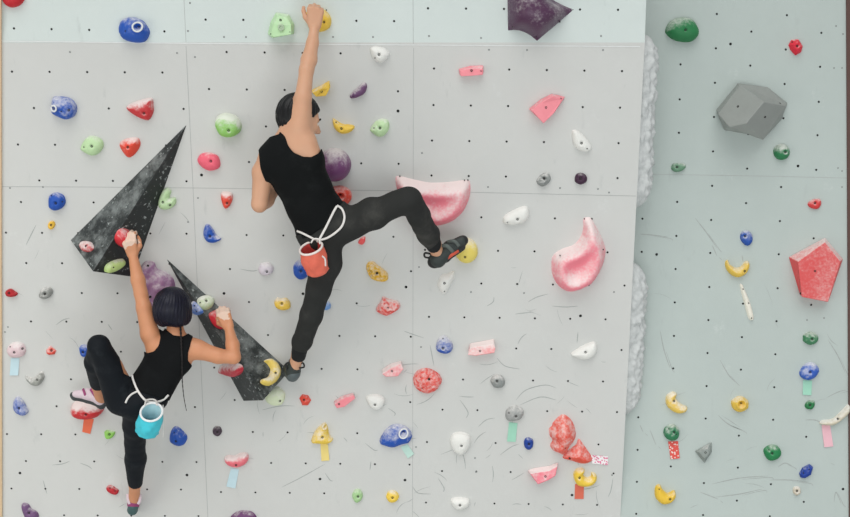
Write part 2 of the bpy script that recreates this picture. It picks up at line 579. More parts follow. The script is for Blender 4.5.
def hold(label, mat, outline, depth=0.05, w='L', bolts=(), small=(), smooth=True, prof=2.2, wide=1.0, lean=0.0, lump=0.0,
         group=None, frame=None, rings=(), pit=0.006, cat='climbing hold', name='climbing_hold', relax=0, collar=(), dish=0.0, shift=.35):
    depth *= .8
    fo, u, v, n = frame if frame else FR[w]
    def PP(px, py, dd=0.0): return hit(px, py, fo, n, dd)
    if smooth: outline = catmull(outline, 5)
    else:
        oo = []
        for i in range(len(outline)):
            a, b = outline[i], outline[(i + 1) % len(outline)]
            for k in range(4): oo.append((a[0] + (b[0] - a[0]) * k / 4, a[1] + (b[1] - a[1]) * k / 4))
        outline = oo
    sh = depth * (shift if not dish else .2)
    pts = [PP(x, y, sh) - n * sh for x, y in outline]
    c = sum(pts, Vector()) / len(pts)
    M = frame_matrix(c, u, v, n)
    loc = [((p - c).dot(u), (p - c).dot(v)) for p in pts]
    area2 = sum(loc[i][0] * loc[(i + 1) % len(loc)][1] - loc[(i + 1) % len(loc)][0] * loc[i][1] for i in range(len(loc)))
    if area2 < 0: loc = loc[::-1]
    xs, ys = [p[0] for p in loc], [p[1] for p in loc]
    size = max(max(xs) - min(xs), max(ys) - min(ys))
    h = max(0.0028, size / 34)
    gx, gy = np.meshgrid(np.arange(min(xs), max(xs), h), np.arange(min(ys), max(ys), h * 0.87))
    gx = gx + (np.arange(gx.shape[0])[:, None] % 2) * h * 0.5
    gx, gy = gx.ravel(), gy.ravel()
    dd, ins = poly_dist(gx, gy, loc)
    keep = ins & (dd > h * 0.5)
    gx, gy = gx[keep], gy[keep]
    # extra close ring just inside the rim so the side stands up from the wall
    allp = [Vector(p) for p in loc] + [Vector((a, b)) for a, b in zip(gx, gy)]
    nl = len(loc)
    res = delaunay_2d_cdt(allp, [], [list(range(nl))], 1, 1e-6)
    vv = np.array([tuple(p) for p in res[0]])
    ff = [tuple(q) for q in res[2]]
    dist, inside = poly_dist(vv[:, 0], vv[:, 1], loc)
    onb = dist < 1e-5
    dmax = max(dist.max(), 1e-4)
    bl = []
    for bx, by in list(bolts) + list(small):
        p = PP(bx, by, depth * 0.75)
        bl.append(((p - c).dot(u), (p - c).dot(v), (bx, by) in small))
    rg = []
    for bx, by, rr in rings:
        p = PP(bx, by, depth * 0.8)
        rg.append(((p - c).dot(u), (p - c).dot(v), rr))

    def height(x, y, ds, onb_):
        t = np.clip(ds / (dmax * wide), 0, 1)
        z = depth * (1 - (1 - t) ** prof) ** (1 / prof)
        if dish:
            q_ = np.clip((ds / dmax - .22) / .6, 0, 1)
            z = z * (1 - dish * q_ * q_ * (3 - 2 * q_))
        if lean: z = z * (1 + lean * (y / (size * 0.5)))
        z = np.maximum(z, 0)
        for q in rg:
            r_ = np.hypot(x - q[0], y - q[1])
            z = z + 0.012 * np.exp(-((r_ - q[2]) / (q[2] * 0.33)) ** 2) - 0.012 * np.exp(-(r_ / (q[2] * 0.6)) ** 2)
        for q in bl:
            r_ = np.hypot(x - q[0], y - q[1])
            z = z - (pit if not q[2] else pit * 0.4) * np.exp(-(r_ / 0.010) ** 4)
        return np.where(onb_, 0, np.maximum(z, 0.0008))
    z = height(vv[:, 0], vv[:, 1], dist, onb)
    if lump:
        off = Vector((c.x * 7, c.z * 7, 0))
        for i in range(len(vv)):
            if not onb[i]:
                q = Vector((vv[i, 0], vv[i, 1], z[i])) * (1.6 / max(size, 0.03)) * 2.2 + off
                z[i] += lump * depth * (noise.noise(q) + 0.5 * noise.noise(q * 2.3)) * min(1, dist[i] / (0.3 * dmax))
                z[i] = max(z[i], 0.0008)
    E = np.array([(q[i], q[(i + 1) % 3]) for q in ff for i in range(3)])
    for _ in range(relax):
        acc = np.zeros(len(vv)); cnt = np.zeros(len(vv))
        np.add.at(acc, E[:, 0], z[E[:, 1]]); np.add.at(cnt, E[:, 0], 1)
        np.add.at(acc, E[:, 1], z[E[:, 0]]); np.add.at(cnt, E[:, 1], 1)
        z = np.where(onb, z, .5 * z + .5 * acc / np.maximum(cnt, 1))
    verts = [(a, b, q) for (a, b), q in zip(vv, z)]
    # closed back on the wall
    me = mesh(name, verts, ff, smooth)
    bm = bmesh.new(); bm.from_mesh(me)
    bmesh.ops.recalc_face_normals(bm, faces=bm.faces)
    if sum(fc.normal.z for fc in bm.faces) < 0: bmesh.ops.reverse_faces(bm, faces=bm.faces)
    bm.to_mesh(me); bm.free()
    o = link(name, me, mat, None, M)
    tag(o, label, cat, group)
    for x, y, sm in bl:
        ds, ins_ = poly_dist(np.array([x]), np.array([y]), loc)
        zz = float(height(np.array([x]), np.array([y]), ds, np.array([False]))[0])
        put_bolt(o, M, x, y, zz + 0.0008, sm)
    for bx, by, rr in collar:
        p = PP(bx, by, depth * 0.8)
        x, y = (p - c).dot(u), (p - c).dot(v)
        ring = []
        for k in range(20):
            a = 2 * math.pi * k / 20
            xx, yy = x + rr * math.cos(a), y + rr * math.sin(a)
            ds, _i = poly_dist(np.array([xx]), np.array([yy]), loc)
            ring.append(M @ Vector((xx, yy, float(height(np.array([xx]), np.array([yy]), ds, np.array([False]))[0]))))
        cr = tube('hole_rim', ring, 0.0042, M_CHALK, None, 8, True)
        cr.data.transform(M.inverted())
        cr.parent = o
        cr.matrix_world = M
    return o


def facet_hold(label, mat, outline, topface, depth, w='L', bolts=(), small=(), tilt=(0, 0), group=None, frame=None, bev=0.004,
               cat='climbing hold', name='climbing_hold'):
    """hard edged moulding: base outline on the wall, smaller flat face standing in front of it"""
    fo, u, v, n = frame if frame else FR[w]
    base = [hit(x, y, fo, n, 0) for x, y in outline]
    c = sum(base, Vector()) / len(base)
    M = frame_matrix(c, u, v, n)
    tp = [hit(x, y, fo, n, depth * dz) for x, y, dz in topface]
    L_ = lambda p: ((p - c).dot(u), (p - c).dot(v), (p - c).dot(n))
    nb, nt = len(base), len(tp)
    verts = [L_(p) for p in base] + [L_(p) for p in tp]
    faces = [tuple(range(nb))[::-1], tuple(range(nb, nb + nt))]
    assert nb == nt
    for i in range(nb):
        faces.append((i, (i + 1) % nb, nb + (i + 1) % nb, nb + i))
    me = mesh(name, verts, faces)
    fix_normals(me)
    o = link(name, me, mat, None, M)
    if bev:
        b = o.modifiers.new('bevel', 'BEVEL'); b.width = bev; b.segments = 2; b.limit_method = 'ANGLE'
    tag(o, label, cat, group)
    bv = BVHTree.FromPolygons([M @ Vector(q) for q in verts], faces)
    for lst, sm in ((bolts, False), (small, True)):
        for bx, by in lst:
            h_ = bv.ray_cast(CAMP, ray(bx, by))
            if h_[0]:
                p = M.inverted() @ h_[0]
                nn = M.to_3x3().inverted() @ h_[1]
                if (h_[1]).dot(ray(bx, by)) > 0: nn = -nn
                put_bolt(o, M, p.x, p.y, p.z, sm, nn)
    return o


BOLT_L = bolt_mesh(0.015)
BOLT_L.materials.clear()
for c_ in ((176, 196, 168), (104, 112, 104)): BOLT_L.materials.append(plain('recess_%d' % c_[0], c_, .7))


def poly_volume(label, mat, pts, faces, w='L', bolts=(), group=None, bev=0.003, name='climbing_volume', cat='climbing volume', mats=None):
    fo, u, v, n = FR[w]
    W = [P(x, y, dd, w) for x, y, dd in pts]
    c = sum([p - n * dd for p, (x, y, dd) in zip(W, pts)], Vector()) / len(W)
    M = frame_matrix(c, u, v, n)
    verts = [((p - c).dot(u), (p - c).dot(v), (p - c).dot(n)) for p in W]
    me = mesh(name, verts, faces)
    fix_normals(me)
    o = link(name, me, mat, None, M)
    if bev:
        b = o.modifiers.new('bevel', 'BEVEL'); b.width = bev; b.segments = 2; b.limit_method = 'ANGLE'
    tag(o, label, cat, group)
    bv = BVHTree.FromPolygons([M @ Vector(q) for q in verts], faces)
    for bx, by in bolts:
        h_ = bv.ray_cast(CAMP, ray(bx, by))
        if h_[0]:
            p = M.inverted() @ h_[0]
            nn = M.to_3x3().inverted() @ h_[1]
            if h_[1].dot(ray(bx, by)) > 0: nn = -nn
            put_bolt(o, M, p.x, p.y, p.z, False, nn)
    return o, bv


BLUE, RED, ORED, PINK = (36, 84, 176), (198, 38, 48), (232, 78, 60), (240, 122, 134)
LG, GREEN, YEL, WHITE = (192, 222, 172), (46, 124, 80), (238, 198, 76), (232, 232, 227)
GREY, PURP, LPUR, DPUR = (152, 154, 152), (112, 66, 112), (160, 116, 156), (66, 40, 62)
PYEL = (238, 222, 130)
g = lambda c: c + ' climbing holds on the left wall'
gr = lambda c: c + ' climbing holds on the right wall'

# --- blue
hold('large blue rounded hold with white-rimmed hole near top left corner', hold_mat(BLUE, .22), [(118, 28), (121, 20), (130, 17), (141, 20), (147, 27), (149, 33), (145, 41), (136, 43), (124, 40), (119, 34)], .075, 'T', [(138, 27)], [(126, 31)], rings=[(138, 27, .02)], collar=[(138, 27, .021)], group=g('blue'))
hold('blue hold chalked white on its left half, beside left wall edge', hold_mat(BLUE, .5, bias=.3), [(51, 108), (52, 98), (60, 97), (70, 99), (76, 107), (74, 116), (66, 120), (57, 117), (51, 113)], .07, 'L', [(69, 110)], [(62, 111)], rings=[(54.5, 108, .014)], collar=[(54.5, 108, .014)], group=g('blue'))
hold('round blue hold left of the tall black wedge volume', hold_mat(BLUE, .12), [(48, 204), (49, 196), (56, 193), (63, 196), (65, 203), (61, 209), (54, 211), (49, 208)], .05, 'L', [(56, 203)], [(51, 196), (62, 202)], group=g('blue'))
hold('blue crescent hold left of the upper climber\'s black tank top', hold_mat(BLUE, .35), [(207, 224), (212, 228), (216, 235), (221, 239), (215, 243), (207, 242), (203, 235), (204, 228)], .04, 'L', [(210, 236)], group=g('blue'))
hold('blue round hold half hidden behind the coral chalk bag', hold_mat(BLUE, .3), ell(301, 270, 8, 10), .04, 'L', [(301, 271)], group=g('blue'))
hold('tiny pale blue hold peeking out behind upper climber\'s lower leg', hold_mat((120, 160, 215), .4), [(322, 303), (327, 301), (330.5, 304), (330, 309), (325, 310.5), (321, 308)], .025, group=g('blue'))
hold('chalky blue hold between two white holds, lower middle of the wall', hold_mat(BLUE, .62, bias=.7), [(436, 349), (438, 340), (444, 336), (450, 340), (453, 346), (452, 351), (447, 354), (440, 353)], .05, 'L', [(443, 348)], [(443, 339)], group=g('blue'))
hold('wide blue hold with white ring above pale green tape', hold_mat(BLUE, .45, bias=.5), [(380, 440), (386, 430), (396, 425), (407, 428), (412, 436), (409, 443), (402, 445), (393, 448), (384, 446), (380, 444)], .055, 'L', [(403.5, 433)], rings=[(403.5, 433, .02)], collar=[(403.5, 433, .022)], group=g('blue'))
hold('small dark blue lump right of the white holds, low on wall', hold_mat((30, 66, 150), .12), [(524, 442), (527, 438), (533, 440), (533, 447), (529, 450), (525, 448)], .03, 'L', [(529, 444)], group=g('blue'))
hold('small blue hold touching the lower climber\'s raised knee', hold_mat(BLUE, .3), [(79, 348), (83, 345), (89, 347), (90, 353), (87, 357), (81, 356)], .035, 'L', [(83, 352)], group=g('blue'))
hold('blue and white pear-shaped hold by left wall edge', hold_mat(BLUE, .58, bias=.2), [(13, 402), (17, 397), (22, 400), (26, 407), (28, 412), (24, 416), (17, 414), (13, 409)], .04, 'L', [(19, 408)], group=g('blue'))
hold('clean blue drop-shaped hold right of the turquoise chalk bag', hold_mat(BLUE, .1), [(169, 440), (171, 431), (176, 427), (183, 432), (187, 438), (184, 445), (178, 447), (171, 444)], .045, 'L', [(176, 441)], [(174, 433)], prof=1.6, group=g('blue'))
# --- red / orange
hold('red hold cut by top edge of photo at left corner', hold_mat(RED, .08), [(1, -3), (4, 4), (10, 7.5), (18, 6), (23, 1), (25, -6), (14, -11), (4, -9)], .05, 'T', [(12, -2)], group=g('red'))
hold('red hold with chalky pink top left of tall wedge tip', hold_mat((206, 60, 64), .5, bias=.9), [(126, 108), (132, 103), (150, 98), (153, 104), (153, 112), (149, 120), (143, 120), (133, 115)], .055, 'L', [(144, 113)], lean=.3, group=g('red'))
hold('orange-red hold with chalked top beside the light green hold', hold_mat(ORED, .42, bias=.8), [(119, 144), (126, 139), (137, 138), (140, 145), (135, 154), (128, 158), (122, 152)], .045, 'L', [(128, 147)], prof=1.6, lean=.3, group=g('red'))
hold('small red peg hold with white top left of upper climber\'s elbow', hold_mat(ORED, .45, bias=1.0), [(221, 193), (226, 192), (232, 194), (232, 201), (228, 208), (224, 208), (221, 200)], .045, 'L', [(227, 203)], group=g('red'))
hold('orange-red ring-shaped hold below purple ball, behind upper climber\'s hip', hold_mat(ORED, .35, bias=.4), [(332, 188), (341, 186), (350, 191), (351, 200), (344, 207), (337, 203), (333, 196)], .05, 'L', [(340, 194)], rings=[(341, 196, .02)], group=g('red'))
hold('chalky red knobbly hold right of upper climber\'s straight leg', hold_mat((228, 74, 64), .55, bias=.4, scale=40), [(376, 309), (381, 301), (383, 297), (387, 299), (391, 300), (398, 302), (400, 308), (392, 314), (386, 316), (378, 313)], .05, 'L', [(388, 308)], lump=.5, group=g('red'))
hold('round red hold streaked with white chalk, lower middle', hold_mat((226, 70, 58), .5, bias=.1, scale=60), [(413, 380), (417, 372), (427, 369), (438, 374), (442, 382), (436, 391), (426, 394), (416, 389)], .055, 'L', [(429, 379)], [(422, 388), (421, 377)], lump=.15, group=g('red'))
hold('small orange-red faceted knob right of lower wedge volume', hold_mat(ORED, .12), [(299, 399), (302, 395), (308, 396), (311, 401), (308, 406), (302, 406)], .04, 'L', [(304, 400)], smooth=False, prof=1.4, group=g('red'))
hold('small orange-red square hold between pale disc and lower climber\'s knee', hold_mat(ORED, .3, bias=.8), [(46, 350), (50, 346), (56, 351), (54, 355), (49, 355.5), (46, 354)], .03, 'L', [(51, 351)], smooth=False, prof=1.4, group=g('red'))
hold('small dark red hold at the left wall edge', hold_mat((178, 34, 42), .1), [(5, 292), (10, 289), (14, 291), (17.5, 294), (14, 297), (7, 296.5)], .03, 'L', [(9, 293)], group=g('red'))
HOLD_WF = hold('large red hold with chalky top under lower climber\'s left shoe', hold_mat((204, 44, 50), .5, bias=1.0), [(70, 412), (73, 404), (85, 401), (98, 404), (103, 410), (98, 417), (86, 420), (75, 418)], .09, 'L', [(86.5, 413.5)], lean=.1, group=g('red'))
hold('small dark red oval hold left of lower climber\'s lower foot', hold_mat((186, 40, 50), .1), [(106, 488), (110, 485.5), (115, 488), (118.5, 491), (117, 494.5), (113, 494.5), (108, 492)], .03, 'L', [], [(110, 488), (115, 491)], group=g('red'))
o = hold('big red chalk-streaked leaf-shaped hold of two lobes, lower right of left wall', hold_mat((230, 84, 66), .5, bias=.15, scale=30), [(550, 437), (549.5, 431), (552.5, 428), (554, 424), (563, 416.5), (571, 421), (575.5, 430), (576, 440), (570, 449), (566, 457), (559, 455), (553, 452), (550.5, 447), (553, 442.5)], .10, 'L', [(565, 448)], prof=1.5, relax=6, lump=.12, group=g('red'))
lo = hold('lobe', hold_mat((230, 84, 66), .42, bias=.3), [(576, 446), (579, 440), (584, 446), (592, 458), (591, 463), (583, 465), (572, 462), (563, 459), (568, 452)], .06, 'L', [(570, 459)], prof=1.3)
lo.name = 'lobe'
del lo['category'], lo['label']
mw = lo.matrix_world.copy(); lo.parent = o; lo.matrix_world = mw
hold('tiny red hold just under upper climber\'s bent thigh', hold_mat((236, 92, 92), .1), [(358, 243), (361, 238), (365, 237), (365, 242), (362, 245)], .025, 'L', group=g('red'))
# --- pink
hold('pink rounded hold left of upper climber\'s shoulder', hold_mat((240, 104, 124), .14), [(197, 160), (201, 154), (210, 153), (218, 157), (220, 166), (216, 170), (208, 171), (200, 166)], .045, 'L', [(211, 161)], group=g('pink'))
facet_hold('small pink rail-shaped hold below top seam', hold_mat((246, 148, 158), .1), [(458.5, 68.5), (470, 65.5), (483.5, 65), (483.5, 73), (472, 74), (459.5, 75)], [(460, 71, .9), (470, 69, 1), (482.5, 69, .9), (483, 75, 1), (472, 76, 1), (461, 76.5, 1)], .035, 'L', [(471.5, 70.5)], [(481, 71)], group=g('pink'))
facet_hold('pink angular kite-shaped hold with flat face, upper right of left wall', hold_mat((246, 148, 158), .06), [(528.5, 109), (540, 99.5), (551.5, 93.5), (565.5, 96.5), (555, 112), (543.5, 123)], [(531.5, 110.5, 1), (541, 102.5, .9), (552.5, 96.5, .9), (563.5, 98.5, .5), (553.5, 113.5, .9), (543.5, 123.5, 1)], .05, 'L', [(546, 107.5)], [(561, 98.5)], group=g('pink'))
o = hold('large pink bowl-shaped sloper behind upper climber\'s bent knee', hold_mat((242, 130, 144), .58, bias=.8, scale=7, rough=.45), [(395.5, 179), (399, 177), (412, 180), (430, 183.5), (448, 183), (466, 181), (470, 183), (470.5, 193), (468, 203), (462, 214), (451, 223), (436, 227), (424, 225), (412, 214), (403, 202), (397, 190)], .15, 'L', [], [(399.5, 180), (468.5, 184), (465, 184)], prof=1.8, wide=.7, relax=10, dish=.40, lean=-.1, group='large pink slopers')
o = hold('large pink curved comma-shaped sloper, chalked white along its bowl', hold_mat((244, 136, 150), .58, bias=.8, scale=6, rough=.45), [(584, 220), (588, 218.5), (592, 220), (600, 234), (605.5, 247), (606, 256), (602, 270), (593, 284), (580, 291), (569, 293), (559, 287), (553, 276), (552, 264), (554, 256), (563, 250), (574, 246), (581, 238), (584, 229)], .16, 'L', [], [(561, 258), (604, 251), (586, 222)], prof=1.8, wide=.65, relax=10, dish=.55, lean=0, group='large pink slopers')
facet_hold('white-topped pink block hold above the two grey holds, mid wall', hold_mat((240, 150, 152), .5, bias=1.1), [(468, 351), (470, 343), (494, 338.5), (495, 346), (494, 350), (475, 352)], [(467.5, 355, 1), (470.5, 347.5, .7), (493, 344, .7), (495.5, 348, .9), (494.5, 353, 1), (476, 356, 1)], .05, 'L', [(480, 351)], group=g('pink'))
facet_hold('pale pink chalky wedge hold right of upper climber\'s foot', hold_mat((240, 140, 146), .5, bias=.9), [(382, 369), (391, 363), (401, 360.5), (403, 367), (398, 373), (385, 373)], [(382, 374, 1), (391, 368, .8), (400.5, 363.5, .6), (403.5, 369, .9), (398, 376.5, 1), (386, 377, 1)], .045, 'L', [(392, 371)], group=g('pink'))
facet_hold('slim pink stick-shaped hold beside round white hold', hold_mat((242, 140, 150), .3), [(334, 401), (341, 396), (353, 392.5), (355, 396), (344, 404), (336, 406)], [(334.5, 404.5, 1), (341.5, 399, .8), (353, 395, .7), (355.5, 398.5, .8), (344.5, 407, 1), (337, 408.5, 1)], .035, 'L', [(339, 404)], group=g('pink'))
hold('pink smile-shaped hold with white top above pale blue tape', hold_mat((238, 116, 128), .5, bias=1.1), [(224, 459), (228, 456), (234, 456.5), (240, 454), (247, 454), (248, 461), (243, 466), (235, 468), (227, 465)], .05, 'L', [(236, 465)], lean=.3, group=g('pink'))
facet_hold('pink boat-shaped hold with white hollow top, left of yellow crescent', hold_mat((240, 130, 144), .35, bias=1.2), [(527.5, 470), (535, 467.5), (549, 465.5), (558, 462), (556, 472), (548, 478), (537, 482)], [(530, 473.5, 1), (537, 473, .8), (549, 471, .8), (557.5, 466, .8), (555.5, 476, 1), (548, 480.5, 1), (538, 484.5, 1)], .05, 'L', [(545.5, 476.5)], group=g('pink'))
hold('pale pinkish oval disc hold with two bolts above blue tape, left edge', hold_mat((222, 196, 200), .4), ell(16, 350.5, 9.8, 7.8), .04, 'L', [(14.5, 352), (22, 349)], [(10, 347)], pit=.004, group=g('pink'))
# --- green
GA = facet_hold('pale green angular hold with large grey hole near top edge', hold_mat((188, 224, 176), .1), [(276, 12), (289, 14), (294.5, 24), (294, 34), (272, 38), (267.5, 34), (270.5, 22)], [(278, 16, .6), (287, 17, .6), (291, 25, .9), (291.5, 34.5, 1), (273, 37.5, 1), (271, 35, 1), (273, 24, .9)], .08, 'T', [(280.5, 20)], [(271, 34), (290, 32)], group=g('light green'))
bpy.context.view_layer.update()
_bl = [q for q in GA.children if q.name.startswith('bolt')][0]
_q = bpy.data.objects.new('bolt_recess', BOLT_L); COL.objects.link(_q)
_q.parent = GA
_q.matrix_world = Matrix.Translation(P(281, 27.5, .083, 'T')) @ GA.matrix_world.to_3x3().to_4x4()
hold('green drum hold with white chalk dome on top, left of upper climber\'s head', hold_mat((150, 206, 110), .62, bias=1.0), [(214.5, 122), (218, 116), (226, 113.5), (236, 117), (241, 125), (239, 133), (231, 137.5), (221, 136), (216, 129)], .08, 'L', [(229, 130)], prof=2.8, group=g('light green'))
hold('pale green hold right of upper climber\'s face, below yellow wedge', hold_mat(LG, .3), [(370, 130), (374, 123), (381, 119), (388, 121), (389, 129), (384, 136), (378, 137), (372, 133)], .045, 'L', [(380, 128)], [(374, 128)], lump=.1, group=g('light green'))
hold('pale green hold left of the orange-red hold', hold_mat(LG, .16), [(80, 148), (85, 139), (92, 136), (101, 140), (103, 147), (98, 154), (91, 156), (83, 152)], .05, 'L', [(92, 146)], [(84, 147)], group=g('light green'))
hold('pale green hooked hold right of the tall black wedge', hold_mat(LG, .3), [(163, 190), (168, 188), (171, 192), (169, 198), (175, 198), (175.5, 204), (170, 209), (163, 210), (158, 206), (159, 198)], .045, 'L', [(163, 202), (170, 205)], group=g('light green'))
hold('round cream-green hold under the lower wedge volume', hold_mat((220, 230, 196), .35), ell(275, 397, 10.5, 9.5), .05, 'L', [(280, 401)], group=g('light green'))
hold('tiny bright green hold below orange tape', hold_mat((150, 210, 100), .15), [(104, 433), (106.5, 430.5), (111, 431), (115, 432.5), (112, 438), (106, 439)], .025, 'L', [(109.5, 434.5)], group=g('light green'))
hold('small pale green knob at bottom, left of small yellow knob', hold_mat((166, 206, 146), .3), [(352, 497), (354, 491), (359, 489.5), (362.5, 494), (361.5, 500), (356, 503)], .03, 'L', [(358, 496.5)], group=g('light green'))
# --- yellow
HOLD_MH = hold('yellow hold under upper climber\'s raised right hand', hold_mat(YEL, .15), [(305, 14), (310, 9), (318, 7.5), (326, 11), (331, 19), (329, 28), (320, 32), (311, 29), (306, 22)], .075, 'T', [(324, 22)], [(326, 10)], lean=.1, group=g('yellow'))
facet_hold('yellow wing-shaped hold beside upper climber\'s raised arm', hold_mat((242, 202, 84), .12), [(310.5, 90.5), (321, 85), (329.5, 80), (330.5, 87), (326, 94), (315, 95)], [(312.5, 92.5, .9), (321.5, 88.5, 1), (328.5, 84, .6), (329.5, 88.5, .8), (326, 96, 1), (316, 97, 1)], .04, 'L', [(321.5, 91.5)], group=g('yellow'))
hold('yellow banana-shaped hold right of upper climber\'s head', hold_mat((242, 202, 80), .12), [(332.5, 119), (336, 120.5), (342, 124), (353, 125.5), (354, 129), (348, 133.5), (340, 133.5), (334, 128)], .045, 'L', [(341.5, 128.5)], [(336, 122.5)], group=g('yellow'))
hold('tiny yellow knob below round blue hold near left wall edge', hold_mat((238, 190, 70), .15), [(47.5, 226), (49, 222), (53, 221), (55, 225), (52, 229.5), (49, 229)], .025, 'L', [(51, 225)], group=g('yellow'))
hold('yellow four-lobed hold left of upper climber\'s straight leg', hold_mat((242, 202, 84), .35), [(274, 303), (277, 298), (281, 299), (286, 298.5), (290, 303), (289.5, 309), (282, 310.5), (276, 308)], .035, 'L', [(282, 303.5)], group=g('yellow'))
hold('pitted yellow rock-like hold right of upper climber\'s hip', hold_mat((226, 180, 60), .45, bias=.3, scale=60), [(366, 268), (368, 263), (373, 262), (378, 266), (384, 270), (388, 275), (387, 281), (379, 282), (370, 278)], .045, 'L', [(377, 273)], lump=.7, group=g('yellow'))
HOLD_MF = hold('round pale yellow ball hold under upper climber\'s right shoe', hold_mat((236, 216, 110), .3, bias=.9), ell(466.5, 251.5, 11.8, 12.5, wob=.02), .085, 'L', [(465, 256.5)], prof=2, group=g('yellow'))
hold('yellow cap-shaped hold above yellow tape strip', hold_mat((238, 202, 76), .45), [(311, 442), (315, 432), (320, 426), (325, 423.5), (328, 429), (329, 435), (333, 440), (328, 444), (318, 444)], .05, 'L', [(322.5, 437)], rings=[(325, 427.5, .012)], group=g('yellow'))
hold('small yellow knob at bottom, right of small green knob', hold_mat((242, 206, 80), .2), ell(392.5, 497, 6.5, 6), .035, 'L', [(392.5, 497.5)], group=g('yellow'))
hold('yellow claw-shaped ring hold above orange-red tape', hold_mat((236, 200, 70), .3), [(573.5, 476), (576, 470), (582, 468.5), (585, 471), (583.5, 475), (586, 478), (591, 477), (592, 473), (596, 475), (597, 480), (593, 485), (586, 487), (577, 485)], .045, 'L', [(579.5, 477.5)], prof=2, group=g('yellow'))
# --- white
W_ = hold_mat(WHITE, .3)
wg = g('white')
hold('white oval hold below top seam, right of upper climber\'s forearm', W_, [(370, 50), (374, 46.5), (384, 48), (389.5, 54), (386, 60), (380, 63), (373, 59)], .045, 'L', [(379, 54.5)], [(375, 58)], group=wg)
hold('white long pebble hold at upper right, below pink kite hold', W_, [(572, 133), (576, 130), (584, 136), (591, 145), (591, 150), (585, 152), (575, 147)], .04, 'L', [(581.5, 143)], [(587, 148.5)], group=wg)
hold('white tilted pebble hold between the two large pink slopers', W_, [(503, 220), (506, 215), (519, 208), (527, 207), (529.5, 214), (526, 221), (515, 225), (505, 224)], .045, 'L', [(517.5, 219)], [(507.5, 222.5)], group=wg)
hold('white arrowhead-shaped hold below upper climber\'s right shoe', W_, [(437.5, 285), (441, 276), (448, 274), (454, 271.5), (454, 279), (450, 287), (445, 295), (440, 291)], .045, 'L', [(444.5, 283)], [(444.5, 291.5)], prof=1.6, group=wg)
hold('white teardrop hold below the comma-shaped pink sloper', W_, [(571, 354.5), (580, 348), (588, 344), (595, 342.5), (597.5, 349), (594, 356.5), (585, 360), (576, 357.5)], .045, 'L', [(585.5, 352)], group=wg)
hold('small white rounded hold right of slim pink hold', W_, [(366, 398), (371, 395), (379, 395.5), (384.5, 399), (383.5, 406), (378, 410), (370, 407)], .04, 'L', [(375, 404.5)], group=wg)
hold('round white hold right of the blue hold with green tape', W_, [(450, 440), (454, 434), (463, 433), (470, 437), (470, 446), (463, 455), (455, 453), (451, 447)], .05, 'L', [(461.5, 445.5)], group=wg)
hold('low white half-moon hold at bottom of the wall', W_, [(451, 500), (459, 498), (469, 500), (468, 507), (459, 510.5), (453, 507)], .04, 'L', [(460, 505)], lean=.2, group=wg)
hold('off-white oval hold left of the coral chalk bag', hold_mat((214, 206, 214), .3), ell(265.5, 269.5, 7.6, 6.6), .04, 'L', [(267, 271.5)], group=wg)
# --- grey
gg = g('grey')
hold('small grey rough hold left of dark purple knob', hold_mat((140, 144, 142), .3, scale=50), [(536.5, 182), (541, 175), (548, 173), (551, 179), (548, 184), (542, 187)], .035, 'L', [(544, 178.5)], lump=.3, group=gg)
hold('grey rounded knob left of pink block, mid wall', hold_mat((142, 146, 144), .3), ell(498, 382, 7.2, 6.6), .045, 'L', [(497, 381)], group=gg)
hold('grey hold above mint green tape, lower middle', hold_mat((158, 160, 158), .3), [(505.5, 417), (507, 410), (514, 406), (521, 408), (524, 413), (521, 419), (514, 421.5), (508, 421)], .045, 'L', [(516, 416)], [(509, 413)], group=gg)
hold('small grey hold right of dark red one at left edge', hold_mat((150, 152, 148), .35), [(38.5, 295), (42, 289), (49, 287.5), (52.5, 292), (50, 297), (45, 299.5), (40, 298)], .04, 'L', [(45, 294)], lump=.2, group=gg)
hold('grey winged hold below small orange-red square', hold_mat((152, 154, 148), .35), [(25, 376.5), (29, 377.5), (34, 378), (38, 374), (42, 372), (44, 378), (39, 385.5), (32, 385), (27, 381)], .035, 'L', [(37, 380)], lump=.2, group=gg)
# --- purple
hold('large purple ball hold right of upper climber\'s shoulder blade', hold_mat((118, 70, 114), .34, bias=.75, scale=9, rough=.4), ell(334, 166, 16.8, 16.8, wob=.01), .12, 'L', [(323, 168)], prof=2, group='purple climbing holds on the left wall')
hold('small purple wing hold right of upper climber\'s raised arm', hold_mat((110, 74, 112), .35), [(350, 95), (356, 89), (364, 82.5), (367, 86), (365, 93), (358, 97.5), (351, 98.5)], .04, 'L', [], [(353, 96)], group=g('purple'))
hold('small dark purple round knob, right of the small grey hold', hold_mat(DPUR, .06), ell(581, 179, 6.4, 6), .035, 'L', [(580.5, 178.5)], group=g('purple'))
hold('small dark purple oval hold right of turquoise bag', hold_mat((74, 60, 72), .15), ell(217, 431.5, 4.7, 4.9), .03, 'L', [(217.5, 432)], group=g('purple'))
hold('purple hold cut by bottom edge, below pale blue tape', hold_mat(PURP, .1), [(230, 519), (236, 513), (244, 511.5), (252, 513), (257, 520), (252, 527), (236, 527)], .05, 'L', [(244, 520)], group=g('purple'))
hold('purple bean hold at bottom left corner', hold_mat((112, 80, 120), .12), [(21, 507), (24, 503.5), (28, 505), (31, 509), (37, 513), (38, 519), (32, 523), (25, 518)], .04, 'L', [(29, 513)], group=g('purple'))
hold('big lilac lumpy rock hold behind lower climber\'s head', hold_mat((160, 118, 156), .35, bias=.5, scale=16), [(139, 272), (141, 266), (146, 262.5), (153, 264), (156, 270), (165, 274), (172, 280), (174, 290), (170, 301), (162, 312), (153, 309), (147, 298), (141, 284)], .11, 'L', [(150, 297), (147, 267)], lump=.35, group=g('purple'))
